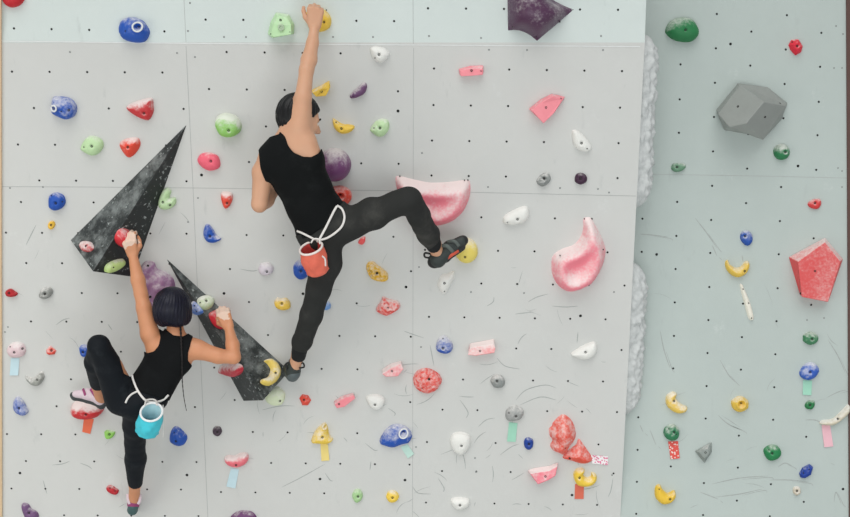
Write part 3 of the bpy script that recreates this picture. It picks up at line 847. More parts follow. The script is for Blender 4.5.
# big dark purple horn at the top edge
hold('big dark purple horn-shaped hold cut by the top edge', hold_mat((84, 54, 80), .3, bias=.2, scale=9, rough=.3), [(508, -14), (508.3, 8), (508.7, 30.5), (514, 30), (520, 30.5), (526, 32.5), (532, 36), (538, 41), (545, 35), (556, 26), (566, 17), (575, 9.5), (566, 6), (556, 1), (549, -5), (546, -14)], .17, 'T', [], [(513, 27), (537, 37), (562, 22)], smooth=False, prof=1.9, wide=.8, relax=30, group=g('purple'))

# ------------------------------------------------------------------ wedge volumes
def wedge_mat():
    m, N, L, b = node_mat('wedge_black')
    tc = N.new('ShaderNodeTexCoord')
    def nz(scale, det=6, rough=.6):
        n = N.new('ShaderNodeTexNoise'); n.inputs['Scale'].default_value = scale; n.inputs['Detail'].default_value = det
        n.inputs['Roughness'].default_value = rough
        L.new(tc.outputs['Object'], n.inputs['Vector']); return n
    def rng_(src, a, b_, to):
        r = N.new('ShaderNodeMapRange'); r.interpolation_type = 'SMOOTHSTEP'
        r.inputs['From Min'].default_value = a; r.inputs['From Max'].default_value = b_; r.inputs['To Max'].default_value = to
        L.new(src, r.inputs['Value']); return r.outputs[0]
    geo = N.new('ShaderNodeNewGeometry'); sp = N.new('ShaderNodeSeparateXYZ')
    L.new(geo.outputs['True Normal'], sp.inputs[0])
    up_ = N.new('ShaderNodeMath'); up_.operation = 'MULTIPLY_ADD'; up_.inputs[1].default_value = .16
    L.new(sp.outputs['Z'], up_.inputs[0])
    nn_ = nz(9, 9, .72)
    L.new(nn_.outputs['Fac'], up_.inputs[2])
    f1 = rng_(up_.outputs[0], .48, .76, .36)
    f0 = rng_(nz(9, 9, .72).outputs['Fac'], .47, .72, .45)
    f2 = rng_(nz(45, 3).outputs['Fac'], .60, .70, .6)
    ad = N.new('ShaderNodeMath'); ad.operation = 'MAXIMUM'
    L.new(f1, ad.inputs[0]); L.new(f2, ad.inputs[1])
    mx = N.new('ShaderNodeMix'); mx.data_type = 'RGBA'
    mx.inputs[6].default_value = lin((32, 38, 38)); mx.inputs[7].default_value = lin((196, 204, 202))
    L.new(ad.outputs[0], mx.inputs[0]); L.new(mx.outputs[2], b.inputs['Base Color'])
    b.inputs['Roughness'].default_value = .55
    return m


M_WEDGE = wedge_mat()
tet = [(0, 1, 2), (0, 2, 3), (1, 3, 2), (0, 3, 1)]
w1, bv1 = poly_volume('tall black wedge volume pointing up right, gripped by lower climber\'s left hand', M_WEDGE,
                      [(187, 124, 0), (70.5, 240, 0), (93, 271.5, .24), (133, 277, 0)], tet, bev=.002, group='black wedge volumes')
w2, bv2 = poly_volume('lower black wedge volume pointing up left, gripped by lower climber\'s right hand', M_WEDGE,
                      [(166, 258, 0), (243.5, 401, 0), (263, 400.5, .22), (289.5, 371, 0)], tet, bev=.002, group='black wedge volumes')


def on(bv, px, py):
    h_ = bv.ray_cast(CAMP, ray(px, py))
    p, n = h_[0], h_[1]
    if n.dot(ray(px, py)) > 0: n = -n
    u = UX - n * UX.dot(n); u.normalize()
    return (p, u, n.cross(u), n)


wgp = 'small holds screwed to the black wedges'
hold('small chalky red hold on left face of the tall wedge', hold_mat(RED, .6, bias=.4, scale=50), ell(86, 246, 6.5, 5.5), .03, bolts=[(86, 246)], frame=on(bv1, 86, 246), group=wgp)
hold('red hold on the tall wedge under lower climber\'s raised left hand', hold_mat((214, 50, 60), .25), [(117, 238), (121, 231), (128, 230), (135, 235), (136, 243), (130, 249), (123, 248), (118, 244)], .06, bolts=[], frame=on(bv1, 126, 240), group=wgp)
hold('pale green lens-shaped hold at foot of the tall wedge', hold_mat((196, 222, 140), .35), [(105.5, 272), (107, 266), (114, 261.5), (124, 259.5), (125, 264), (118, 270), (110, 273)], .035, bolts=[], small=[(113, 267)], frame=on(bv1, 115, 267), group=wgp)
hold('pale green hold near top of the lower wedge, above red hold', hold_mat((196, 216, 170), .5), [(198, 300), (201, 296), (208, 295), (214, 299), (213, 306), (207, 309), (201, 307)], .04, bolts=[(206, 301)], small=[(201, 302)], frame=on(bv2, 206, 303), group=wgp)
hold('small chalky blue hold on the lower wedge beside lower climber\'s hair', hold_mat((70, 116, 196), .5), [(190.5, 304), (193, 302), (199, 308), (202, 313), (198, 315.5), (192, 312)], .03, bolts=[], small=[(194, 306), (197, 311)], frame=on(bv2, 198, 310.5), group=wgp)
hold('red hold on the lower wedge under lower climber\'s right hand', hold_mat((206, 46, 58), .2), [(210, 314), (214, 310), (222, 309), (229, 316), (228, 325), (222, 328), (215, 324)], .05, bolts=[], frame=on(bv2, 219, 318), group=wgp)
hold('pink and red hold on the lower wedge just under lower climber\'s elbow', hold_mat((196, 46, 62), .5, bias=.7), [(218, 371), (220, 366), (229, 364), (239, 366), (241, 372), (236, 377), (227, 375)], .05, bolts=[], frame=on(bv2, 236, 371), group=wgp)
hold('yellow crescent hold with white hollow on the lower wedge', hold_mat((234, 206, 104), .3), [(265, 360), (271, 358.5), (278, 364), (281, 372), (278, 380), (270, 385), (262.5, 383), (262, 379), (269, 376), (271.5, 369), (268.5, 363.5)], .04, bolts=[(275.5, 373)], frame=on(bv2, 271, 372), group=wgp)
hold('chalk-white fill', hold_mat((236, 236, 230), .5), [(264, 361), (268.5, 364), (271, 369), (269, 375.5), (262.5, 379), (264, 370)], .02, frame=on(bv2, 267, 370)) if False else None

# ------------------------------------------------------------------ right wall
hold('large dark green rounded hold at top of right wall', hold_mat((46, 126, 76), .26, bias=.6, scale=8), [(666, 30), (670, 22), (677, 18), (686, 17), (694, 20), (699.5, 30), (698, 37), (690, 42), (676, 40.5), (668, 35)], .08, 'R', [(685, 30)], group=gr('green'))
hold('green ball hold right below the grey rock volume', hold_mat((46, 124, 78), .36, bias=.8, scale=14), ell(782.3, 152, 8.2, 8.2, wob=.01), .06, 'R', [(785, 152)], prof=2, group=gr('green'))
hold('small grey-green dish hold near the arete', hold_mat((110, 150, 122), .3), [(671.5, 167), (674, 163.5), (684, 163.5), (686, 167), (682, 171), (676, 172), (672, 170)], .03, 'R', [(677, 167)], group=gr('green'))
hold('green oval hold below the red pentagon volume', hold_mat((70, 130, 92), .35), ell(811, 338.5, 7.8, 6.6), .04, 'R', [(812, 339)], group=gr('green'))
hold('round green hold above red patterned tape', hold_mat((48, 124, 84), .3), ell(672, 433, 8, 8.3, wob=.03), .055, 'R', [(674, 432)], [(669, 429), (676, 434)], group=gr('green'))
hold('round green hold left of the pink tape, lower right', hold_mat((38, 128, 76), .15), [(764, 451), (769, 446), (776, 445.5), (781, 450), (781, 456), (775, 460.5), (768, 460)], .05, 'R', [(772, 453)], [(769, 450)], group=gr('green'))
hold('tiny green hold under mint tape', hold_mat((40, 120, 70), .15), [(805, 406), (807.5, 401.5), (814, 400.5), (815, 405), (812, 409.5), (807, 409)], .03, 'R', [(810, 405)], group=gr('green'))
hold('red faceted knob near top right corner', hold_mat((222, 48, 66), .1), [(789, 45), (792, 39.5), (799, 39), (803.5, 46), (802, 52), (796, 55.5), (791, 50)], .045, 'R', [(797, 46)], [(793, 42)], smooth=False, prof=1.5, group=gr('red'))
hold('tiny red hold above the red pentagon volume', hold_mat((214, 66, 66), .25), [(808, 204), (812, 200), (820, 199), (821.5, 204), (818, 209), (811, 208)], .03, 'R', [(815, 203)], group=gr('red'))
hold('small blue hold between grey volume and yellow crescent', hold_mat((40, 84, 170), .4), [(740.5, 238), (742, 232.5), (748, 230.5), (752.5, 235), (752.5, 242), (748, 246), (743, 243)], .035, 'R', [(745, 236)], group=gr('blue'))
hold('blue hold above mint green tape at right', hold_mat((50, 94, 186), .4), [(800, 373), (804, 366), (811, 362.5), (817, 365), (819.5, 371), (815, 378), (808, 380.5), (802, 378)], .05, 'R', [(810, 372)], group=gr('blue'))
hold('dark blue tilted block hold in lower right corner', hold_mat((28, 62, 150), .1), [(799.5, 474), (803, 468), (810, 464.5), (813.5, 467), (811, 475), (805, 478.5), (801, 478)], .04, 'R', [], [(803.5, 473), (809, 469)], smooth=False, group=gr('blue'))
hold('yellow crescent hold opening upward, above the white splint', hold_mat((228, 192, 84), .25), [(725.5, 263), (728, 260), (730, 264), (735, 267.5), (741, 267), (745, 262), (748.5, 261.5), (750, 266), (747, 273), (740, 277.5), (733, 276), (727, 270)], .045, 'R', [(744.5, 271)], prof=2, group=gr('yellow'))
hold('yellow comma hold with chalky upper half, above green ball with tape', hold_mat((234, 198, 92), .45), [(666, 402), (667.5, 395), (673, 392), (677, 394), (676, 398.5), (681, 404), (687.5, 407.5), (685, 412.5), (677, 413.5), (669, 408.5)], .045, 'R', [(674, 401)], group=gr('yellow'))
hold('yellow oval hold on right wall, middle of lower half', hold_mat((228, 190, 78), .25), ell(740.3, 404.5, 8.8, 7.8), .045, 'R', [(741.5, 403)], rings=[(741, 404, .022)], group=gr('yellow'))
hold('deep yellow bean hold at bottom of right wall', hold_mat((234, 194, 66), .1), [(655, 494), (656, 487), (660, 485), (663, 490), (668, 493.5), (674.5, 491), (676, 497), (671, 503), (663, 504.5), (657, 500)], .05, 'R', [(670, 499)], [(659, 489)], group=gr('yellow'))
hold('long thin off-white splint hold on right wall', hold_mat((234, 230, 216), .3), [(740, 286), (742.5, 284.8), (746, 292), (750.5, 303), (754, 317), (752, 320.5), (748.5, 318), (744.5, 304)], .025, 'R', [], [(743, 289), (748.5, 303), (751.5, 318)], group=gr('off-white'))
facet_hold('grey pointed triangular hold on right wall', hold_mat((142, 150, 146), .12), [(694.5, 451), (712, 441.5), (712, 452), (704.5, 463.5)], [(699, 452.5, .8), (707, 448, .9), (709.5, 453.5, 1), (704.5, 459, .9)], .05, 'R', [(705.5, 452.5)], group=gr('grey'))
hold('tiny beige knob at lower right corner', hold_mat((206, 196, 178), .3), ell(797, 491, 4, 4.6), .025, 'R', [(797, 491)], group=gr('off-white'))
hold('long beige curved horn hold at right edge, above pink tape', hold_mat((208, 200, 178), .4), [(820, 424), (823, 420.5), (833, 419), (842, 411), (849, 404.5), (849.5, 412), (843, 419), (834, 425), (826, 425.5)], .04, 'R', [(838, 419)], group=gr('off-white'))

# grey rock volume: ten corner solid
gv, _ = poly_volume('large grey angular rock volume on right wall', plain('grey_volume_paint', (150, 154, 150), .6, var=.1, scale=14, bump=.1),
    [(738, 83, 0), (768, 87, 0), (787.5, 103, 0), (782, 119, 0), (763, 137, 0), (724, 130, 0), (716, 110, 0),
     (740, 85, .09), (764, 102, .24), (746, 123.5, .235), (718, 114, .10), (729, 127, .175), (763, 140, .06), (786, 106, .10)],
    [(0, 1, 2, 3, 4, 5, 6), (7, 8, 9, 11, 10), (7, 13, 8), (8, 13, 12, 9), (9, 12, 11), (0, 7, 1), (1, 7, 13), (1, 13, 2), (2, 13, 3), (3, 13, 12), (3, 12, 4), (4, 12, 11), (4, 11, 5), (5, 11, 10, 6), (6, 10, 7), (6, 7, 0)],
    'R', [(738, 106.5), (765, 117), (780, 103.5)], bev=.004)
rv, _ = poly_volume('large red five-sided volume on right wall, chalked upper face', hold_mat((220, 88, 88), .36, bias=.7, scale=2.5),
    [(788.5, 257, 0), (825, 237.5, 0), (843, 259, 0), (829, 300, 0), (800, 295, 0),
     (798, 261.5, .07), (825, 242, .07), (840.5, 261.5, .07), (828, 302, .07), (802, 297, .07)],
    [(0, 1, 2, 3, 4), (5, 6, 7, 8, 9), (0, 1, 6, 5), (1, 2, 7, 6), (2, 3, 8, 7), (3, 4, 9, 8), (4, 0, 5, 9)], 'R', [(815, 271), (800.5, 293.5)], bev=.003)

# ------------------------------------------------------------------ bumpy grey features on the side of the overhang
M_BUMP = plain('bumpy_grey_texture', (204, 207, 206), .7, var=.16, scale=60, bump=.5)


def bump_volume(label, ytop, ybot, half):
    a, b = P(646, ytop, -.10), P(646, ybot, -.10)
    vs_, fs = [], []
    nu, nv = 120, 40
    Lg = (b - a).length
    axis = (b - a).normalized()
    outn = UX
    side = axis.cross(outn)
    c0 = Vector((XE, (a.y), a.z))
    c1 = Vector((XE, (b.y), b.z))
    for i in range(nu + 1):
        t = i / nu
        s = t * Lg
        e = min(s, Lg - s)
        k = math.sqrt(max(0, 1 - (1 - min(1, e / 0.14)) ** 2))
        for j in range(nv + 1):
            an = math.pi * j / nv
            base = c0.lerp(c1, t)
            dx, ds = math.sin(an), math.cos(an)
            q = Vector((s * 16, ds * 2.2 + 5, dx * 2 + ytop))
            bump = 0.026 * (0.5 - noise.voronoi(q * 1.3)[0][0]) + 0.006 * noise.noise(q * 3)
            p = base + outn * (dx * (half + bump) * k) + side * (ds * (0.075 + bump) * k)
            vs_.append(p)
    for i in range(nu):
        for j in range(nv):
            q = i * (nv + 1) + j
            fs.append((q, q + 1, q + nv + 2, q + nv + 1))
    me = mesh('climbing_volume', vs_, fs, True)
    fix_normals(me)
    o = link('climbing_volume', me, M_BUMP)
    return tag(o, label, 'climbing volume', 'long bumpy grey volumes by the arete')


bump_volume('upper long bumpy grey volume standing out behind the wall edge', 34, 208, .084)
bump_volume('lower long bumpy grey volume standing out behind the wall edge', 262, 414, .092)

# ------------------------------------------------------------------ tape tags
def patterned(name, base, spots, scale, thr):
    m, N, L, b = node_mat(name)
    tc = N.new('ShaderNodeTexCoord')
    vz = N.new('ShaderNodeTexVoronoi'); vz.inputs['Scale'].default_value = scale
    L.new(tc.outputs['Object'], vz.inputs['Vector'])
    mr = N.new('ShaderNodeMapRange'); mr.inputs['From Min'].default_value = thr; mr.inputs['From Max'].default_value = thr + .08
    L.new(vz.outputs['Distance'], mr.inputs['Value'])
    mx = N.new('ShaderNodeMix'); mx.data_type = 'RGBA'
    mx.inputs[6].default_value = lin(spots); mx.inputs[7].default_value = lin(base)
    L.new(mr.outputs[0], mx.inputs[0]); L.new(mx.outputs[2], b.inputs['Base Color'])
    b.inputs['Roughness'].default_value = .6
    return m


def tape(label, corners, mat, w='L'):
    """a strip of tape hanging off the hold: corners tl, tr, br, bl"""
    fo, u, v, n = FR[w]
    tl, tr, br, bl = [P(x, y, 0, w) for x, y in corners]
    c = (tl + tr + br + bl) / 4
    M = frame_matrix(c, u, v, n)
    Mi = M.inverted()
    vs_, fs = [], []
    nr = 6
    for lay in (0.0, 0.0006):
        for i in range(nr + 1):
            t = i / nr
            lift = 0.0012 + 0.004 * t * t
            for a, b in ((tl, bl), (tr, br)):
                vs_.append(Mi @ (a.lerp(b, t) + n * (lift + lay)))
    k = 2 * (nr + 1)
    for i in range(nr):
        fs.append((k + 2 * i, k + 2 * i + 1, k + 2 * i + 3, k + 2 * i + 2))
        fs.append((2 * i, 2 * i + 2, 2 * i + 3, 2 * i + 1))
        fs.append((2 * i, k + 2 * i, k + 2 * i + 2, 2 * i + 2))
        fs.append((2 * i + 1, 2 * i + 3, k + 2 * i + 3, k + 2 * i + 1))
    fs.append((0, 1, k + 1, k)); fs.append((2 * nr, k + 2 * nr, k + 2 * nr + 1, 2 * nr + 1))
    me = mesh('tape_tag', vs_, fs)
    fix_normals(me)
    o = link('tape_tag', me, mat, None, M)
    return tag(o, label, 'tape', 'tape strips marking start holds')


T = lambda nm, c: plain('tape_' + nm, c, .55, var=.05)
tape('pale blue tape strip under the pale disc hold, left edge', [(11, 358), (19.5, 358), (18.5, 375), (10, 375)], T('pale_blue', (196, 222, 230)))
tape('orange tape strip under lower climber\'s red foothold', [(84, 418), (94, 419), (90.5, 433.5), (82.5, 431.5)], T('orange', (232, 110, 74)))
tape('pale blue tape strip under pink smile-shaped hold', [(231, 468), (239, 469), (235.5, 488), (226.5, 486)], T('pale_blue', (196, 222, 230)))
tape('yellow tape strip under the yellow cap-shaped hold', [(320.5, 444), (328, 444), (329.5, 460), (321.5, 460.5)], T('yellow', (236, 214, 130)))
tape('pale green tape strip slanting from the wide blue hold', [(400.5, 447), (407.5, 444), (414, 453.5), (408, 458)], T('mint', (190, 222, 210)))
tape('mint green tape strip under the grey hold', [(509, 422), (517.5, 423), (515.5, 441.5), (507, 441)], T('mint_green', (160, 214, 190)))
tape('pink and white spotted tape beside the leaf-shaped red hold', [(591, 455), (608, 456), (608, 464.5), (592, 463)], patterned('tape_pink_spots', (240, 238, 238), (226, 130, 160), 90, .4))
tape('orange-red tape strip under the yellow claw hold', [(575, 484), (584, 484), (583.5, 498.5), (574.5, 498.5)], T('orange_red', (218, 108, 84)))
tape('mint tape strip under the blue hold at right', [(803, 380), (812, 380.5), (811, 395), (802.5, 394.5)], T('mint_green', (176, 220, 204)), 'R')
tape('red and white patterned tape under round green hold', [(668, 441.5), (678, 441), (679.5, 458), (670.5, 459)], patterned('tape_red_pattern', (222, 84, 74), (240, 214, 206), 75, .3), 'R')
tape('pink tape strip under the beige horn hold', [(821.5, 425), (830, 424.5), (833, 446), (824, 447)], T('pink', (236, 186, 196)), 'R')

# ------------------------------------------------------------------ implicit surfaces for bodies and clothes
def cone(a, b, ra, rb, flat=False): return ('c', np.array(a, float), np.array(b, float), ra, rb, flat)


def ellip(c, ax, r): return ('e', np.array(c, float), np.array([tuple(q) for q in ax], float), np.array(r, float), None, None)


def bounds(p, m):
    if p[0] == 'c':
        rr = max(p[3], p[4]) + m
        return np.minimum(p[1], p[2]) - rr, np.maximum(p[1], p[2]) + rr
    rr = p[3].max() + m
    return p[1] - rr, p[1] + rr


def evalp(p, X, Y, Z):
    if p[0] == 'c':
        a, b, ra, rb = p[1], p[2], p[3], p[4]
        e = b - a
        ee = (e * e).sum() + 1e-12
        t0 = ((X - a[0]) * e[0] + (Y - a[1]) * e[1] + (Z - a[2]) * e[2]) / ee
        t = np.clip(t0, 0, 1)
        dd = np.sqrt((X - a[0] - t * e[0]) ** 2 + (Y - a[1] - t * e[1]) ** 2 + (Z - a[2] - t * e[2]) ** 2) - (ra + (rb - ra) * t)
        if p[5]: dd = np.maximum(dd, (t0 - 1) * math.sqrt(ee))
        return dd
    c, ax, r = p[1], p[2], p[3]
    q = [((X - c[0]) * ax[i][0] + (Y - c[1]) * ax[i][1] + (Z - c[2]) * ax[i][2]) for i in range(3)]
    k0 = np.sqrt(sum((q[i] / r[i]) ** 2 for i in range(3)))
    k1 = np.sqrt(sum((q[i] / r[i] ** 2) ** 2 for i in range(3))) + 1e-9
    return k0 * (k0 - 1) / k1


def smin(a, b, k):
    h_ = np.clip(0.5 + 0.5 * (b - a) / k, 0, 1)
    return b + (a - b) * h_ - k * h_ * (1 - h_)


BIG = 0.08


class Field:
    def __init__(self, groups, h, uk, inflate=0.0):
        """groups: list of (prims, k_inside); uk blends the groups into each other"""
        lo = np.min([bounds(p, 0.02 + inflate)[0] for g_ in groups for p in g_[0]], axis=0)
        hi = np.max([bounds(p, 0.02 + inflate)[1] for g_ in groups for p in g_[0]], axis=0)
        self.h, self.o = h, lo
        self.n = np.ceil((hi - lo) / h).astype(int) + 2
        self.F = np.full(self.n, BIG, np.float32)
        for g_ in groups:
            prims, k = g_[0], g_[1]
            u_k = g_[2] if len(g_) > 2 else uk
            l = np.min([bounds(p, BIG)[0] for p in prims], axis=0)
            q = np.max([bounds(p, BIG)[1] for p in prims], axis=0)
            sl = self.sl(l, q)
            G = np.full([s.stop - s.start for s in sl], BIG, np.float32)
            for p in prims:
                ps = self.sl(*bounds(p, BIG))
                X, Y, Z = self.grid(ps)
                rs = tuple(slice(a.start - b.start, a.stop - b.start) for a, b in zip(ps, sl))
                G[rs] = smin(G[rs], evalp(p, X, Y, Z) - inflate, k)
            self.F[sl] = smin(self.F[sl], G, u_k)

    def sl(self, l, q):
        a = np.clip(np.floor((l - self.o) / self.h).astype(int), 0, self.n - 1)
        b = np.clip(np.ceil((q - self.o) / self.h).astype(int) + 1, 1, self.n)
        return tuple(slice(int(x), int(max(y, x + 1))) for x, y in zip(a, b))

    def grid(self, sl):
        ax = [(self.o[i] + self.h * np.arange(sl[i].start, sl[i].stop)).astype(np.float32) for i in range(3)]
        return ax[0][:, None, None], ax[1][None, :, None], ax[2][None, None, :]

    def full(self): return tuple(slice(0, int(x)) for x in self.n)

    def sub(self, p, k=0.004):
        ps = self.sl(*bounds(p, BIG))
        X, Y, Z = self.grid(ps)
        self.F[ps] = -smin(-self.F[ps], evalp(p, X, Y, Z), k)

    def plane(self, pt, nrm):
        """keep the side the normal points away from"""
        X, Y, Z = self.grid(self.full())
        self.F = np.maximum(self.F, (X - pt[0]) * nrm[0] + (Y - pt[1]) * nrm[1] + (Z - pt[2]) * nrm[2]).astype(np.float32)

    def pixpoly(self, poly):
        """tailor's pattern: keep the cloth inside an outline, cut straight through front to back"""
        i0 = np.argwhere(self.F < 0.02)
        p = self.o + i0 * self.h
        dx, dy, dz = p[:, 0] - CAMP.x, p[:, 1] - CAMP.y, p[:, 2] - CAMP.z
        de = dy * FWD.y + dz * FWD.z
        u = 425 + FPX * dx / de
        v = 258.5 - FPX * (dy * CUP.y + dz * CUP.z) / de
        d_, ins = poly_dist(u, v, poly)
        sd = np.where(ins, -d_, d_) * 0.0047
        F2 = np.full_like(self.F, BIG)
        F2[i0[:, 0], i0[:, 1], i0[:, 2]] = np.maximum(self.F[i0[:, 0], i0[:, 1], i0[:, 2]], sd)
        self.F = F2

    def mesh(self, name, disp=None):
        F = self.F
        ins = F < 0
        c = np.zeros(np.array(F.shape) - 1, np.uint8)
        for i in (0, 1):
            for j in (0, 1):
                for k in (0, 1):
                    c += ins[i:F.shape[0] - 1 + i, j:F.shape[1] - 1 + j, k:F.shape[2] - 1 + k]
        act = np.argwhere((c > 0) & (c < 8))
        idx = np.full(c.shape, -1, np.int32)
        idx[act[:, 0], act[:, 1], act[:, 2]] = np.arange(len(act))
        S = np.zeros((len(act), 3)); W = np.zeros(len(act))
        cor = [(i, j, k) for i in (0, 1) for j in (0, 1) for k in (0, 1)]
        val = {q: F[act[:, 0] + q[0], act[:, 1] + q[1], act[:, 2] + q[2]].astype(float) for q in cor}
        for a in cor:
            for ax in range(3):
                if a[ax] == 0:
                    b = tuple(1 if x == ax else a[x] for x in range(3))
                    va, vb = val[a], val[b]
                    m = (va < 0) != (vb < 0)
                    t = np.where(m, va / (va - vb + 1e-20), 0)
                    pos = np.tile(np.array(a, float), (len(act), 1))
                    pos[:, ax] = t
                    S += pos * m[:, None]; W += m
        V = self.o + (act + S / W[:, None]) * self.h
        quads = []
        for ax in range(3):
            o1, o2 = (ax + 1) % 3, (ax + 2) % 3
            A = [slice(None)] * 3; B = [slice(None)] * 3
            A[ax] = slice(0, -1); B[ax] = slice(1, None)
            ch = ins[tuple(A)] != ins[tuple(B)]
            e = np.argwhere(ch)
            e = e[(e[:, o1] > 0) & (e[:, o2] > 0) & (e[:, o1] < F.shape[o1] - 1) & (e[:, o2] < F.shape[o2] - 1)]
            fl_ = ins[tuple(e.T)]
            def cell(d1, d2):
                q = e.copy(); q[:, o1] -= d1; q[:, o2] -= d2
                return idx[q[:, 0], q[:, 1], q[:, 2]]
            q = np.stack([cell(1, 1), cell(0, 1), cell(0, 0), cell(1, 0)], 1)
            q[~fl_] = q[~fl_][:, ::-1]
            quads.append(q)
        Q = np.concatenate(quads)
        Q = Q[(Q >= 0).all(1)]
        # light relax
        for _ in range(2):
            acc = np.zeros_like(V); cnt = np.zeros(len(V))
            for a, b in ((0, 1), (1, 2), (2, 3), (3, 0)):
                np.add.at(acc, Q[:, a], V[Q[:, b]]); np.add.at(acc, Q[:, b], V[Q[:, a]])
                np.add.at(cnt, Q[:, a], 1); np.add.at(cnt, Q[:, b], 1)
            V = V * 0.5 + 0.5 * acc / np.maximum(cnt, 1)[:, None]
        if disp is not None:
            nr = np.zeros_like(V)
            fn = np.cross(V[Q[:, 2]] - V[Q[:, 0]], V[Q[:, 3]] - V[Q[:, 1]])
            for a in range(4): np.add.at(nr, Q[:, a], fn)
            nr /= np.linalg.norm(nr, axis=1)[:, None] + 1e-12
            V = V + nr * disp(V)[:, None]
        me = bpy.data.meshes.new(name)
        me.from_pydata(V.tolist(), [], Q.tolist())
        me.update()
        me.polygons.foreach_set('use_smooth', [True] * len(me.polygons))
        return me


def wrinkle(V, amp=0.004, f=38, seed=0.0):
    x, y, z = V[:, 0] + seed, V[:, 1] * 1.1, V[:, 2]
    w = np.sin(f * (z + 0.5 * x) + 2.2 * np.sin(f * .45 * x + 1) + 1.5 * np.sin(f * .6 * y))
    w2 = np.sin(f * 1.9 * (x - 0.4 * z) + 2 * np.sin(f * .7 * z) + seed)
    m = 0.5 + 0.5 * np.sin(9 * x + 7 * z + seed)
    return amp * (w * (0.35 + 0.65 * m) + 0.4 * w2)


def hand_prims(wrist, d, side, back, s=1.0, curl=(.7, 1.0, .8), spread=.12, thumb_in=0.5):
    """palm + four fingers + thumb; d points wrist->knuckles, side points to the thumb, back is the back of the hand"""
    d, side, back = [Vector(q).normalized() for q in (d, side, back)]
    side = (side - d * side.dot(d)).normalized()
    back = d.cross(side) if d.cross(side).dot(back) > 0 else side.cross(d)
    w = Vector(wrist)
    pr = []
    offs = [(.030, .086, .0092, 1.0), (.010, .091, .0095, 1.08), (-.010, .087, .0092, 1.0), (-.028, .078, .0082, .8)]
    for ox, ln, r, fs in offs:
        k = w + side * ox * s + d * ln * s
        pr.append(cone(w + side * ox * .55 * s + d * .012 * s, k, .0165 * s, .0125 * s))
        ang = 0
        p = k
        dirn = d + side * ox * spread * 8
        for seg_, l in enumerate((.044, .028, .022)):
            ang += curl[seg_]
            v_ = (dirn.normalized() * math.cos(ang) - back * math.sin(ang)).normalized()
            q = p + v_ * (l * fs * s)
            pr.append(cone(p, q, (r + .001 - .0007 * seg_) * s, (r - .0007 * seg_) * s))
            p = q
    t0 = w + side * .018 * s + d * .018 * s - back * .004 * s
    t1 = t0 + (side * .8 + d * .75 - back * .35).normalized() * .042 * s
    t2 = t1 + (side * (.5 - thumb_in) + d * .9 - back * .55).normalized() * .032 * s
    t3 = t2 + (side * (.2 - thumb_in) + d * .7 - back * .8).normalized() * .024 * s
    pr += [cone(t0, t1, .0155 * s, .0125 * s), cone(t1, t2, .012 * s, .0105 * s), cone(t2, t3, .0105 * s, .009 * s)]
    return pr


def head_prims(c, f, w, s=1.0):
    c, f, w = Vector(c), Vector(f).normalized(), Vector(w).normalized()
    w = (w - f * w.dot(f)).normalized()
    r = f.cross(w)
    L_ = lambda a, b, e: c + f * (a * s) + w * (b * s) + r * (e * s)
    pr = [ellip(L_(-.008, .022, 0), (r, f, w), (.074 * s, .096 * s, .088 * s)),
          cone(L_(.03, -.02, 0), L_(.05, -.083, 0), .064 * s, .034 * s),
          cone(L_(-.02, -.04, .03), L_(.03, -.078, .022), .035 * s, .026 * s), cone(L_(-.02, -.04, -.03), L_(.03, -.078, -.022), .035 * s, .026 * s),
          cone(L_(.066, -.022, .034), L_(.06, -.03, .04), .024 * s, .02 * s), cone(L_(.066, -.022, -.034), L_(.06, -.03, -.04), .024 * s, .02 * s)]
    fine = [cone(L_(.088, .006, 0), L_(.108, -.030, 0), .009 * s, .0125 * s), cone(L_(.096, -.034, .010), L_(.096, -.034, -.010), .009 * s, .009 * s),
            cone(L_(.084, .02, .016), L_(.074, .022, .042), .010 * s, .009 * s), cone(L_(.084, .02, -.016), L_(.074, .022, -.042), .010 * s, .009 * s),
            cone(L_(.086, -.056, .018), L_(.086, -.056, -.018), .007 * s, .007 * s), cone(L_(.083, -.067, .014), L_(.083, -.067, -.014), .008 * s, .008 * s),
            cone(L_(.078, -.092, .01), L_(.078, -.092, -.01), .016 * s, .016 * s)]
    ears = [ellip(L_(-.012, -.012, e * .074), (r, f, w), (.011 * s, .019 * s, .031 * s)) for e in (1, -1)]
    return pr, fine, ears, L_, r


def skin_mat(name, col):
    m, N, L, b = node_mat(name)
    tc = N.new('ShaderNodeTexCoord')
    nz = N.new('ShaderNodeTexNoise'); nz.inputs['Scale'].default_value = 9; nz.inputs['Detail'].default_value = 5
    L.new(tc.outputs['Object'], nz.inputs['Vector'])
    mx = N.new('ShaderNodeMix'); mx.data_type = 'RGBA'
    c = lin(col)
    mx.inputs[6].default_value = (c[0] * .93, c[1] * .86, c[2] * .82, 1)
    mx.inputs[7].default_value = (min(1, c[0] * 1.05), c[1] * 1.07, c[2] * 1.08, 1)
    L.new(nz.outputs['Fac'], mx.inputs[0]); L.new(mx.outputs[2], b.inputs['Base Color'])
    b.inputs['Roughness'].default_value = .5
    b.inputs['Subsurface Weight'].default_value = .08
    b.inputs['Subsurface Radius'].default_value = (.02, .008, .005)
    b.inputs['Subsurface Scale'].default_value = .3
    return m


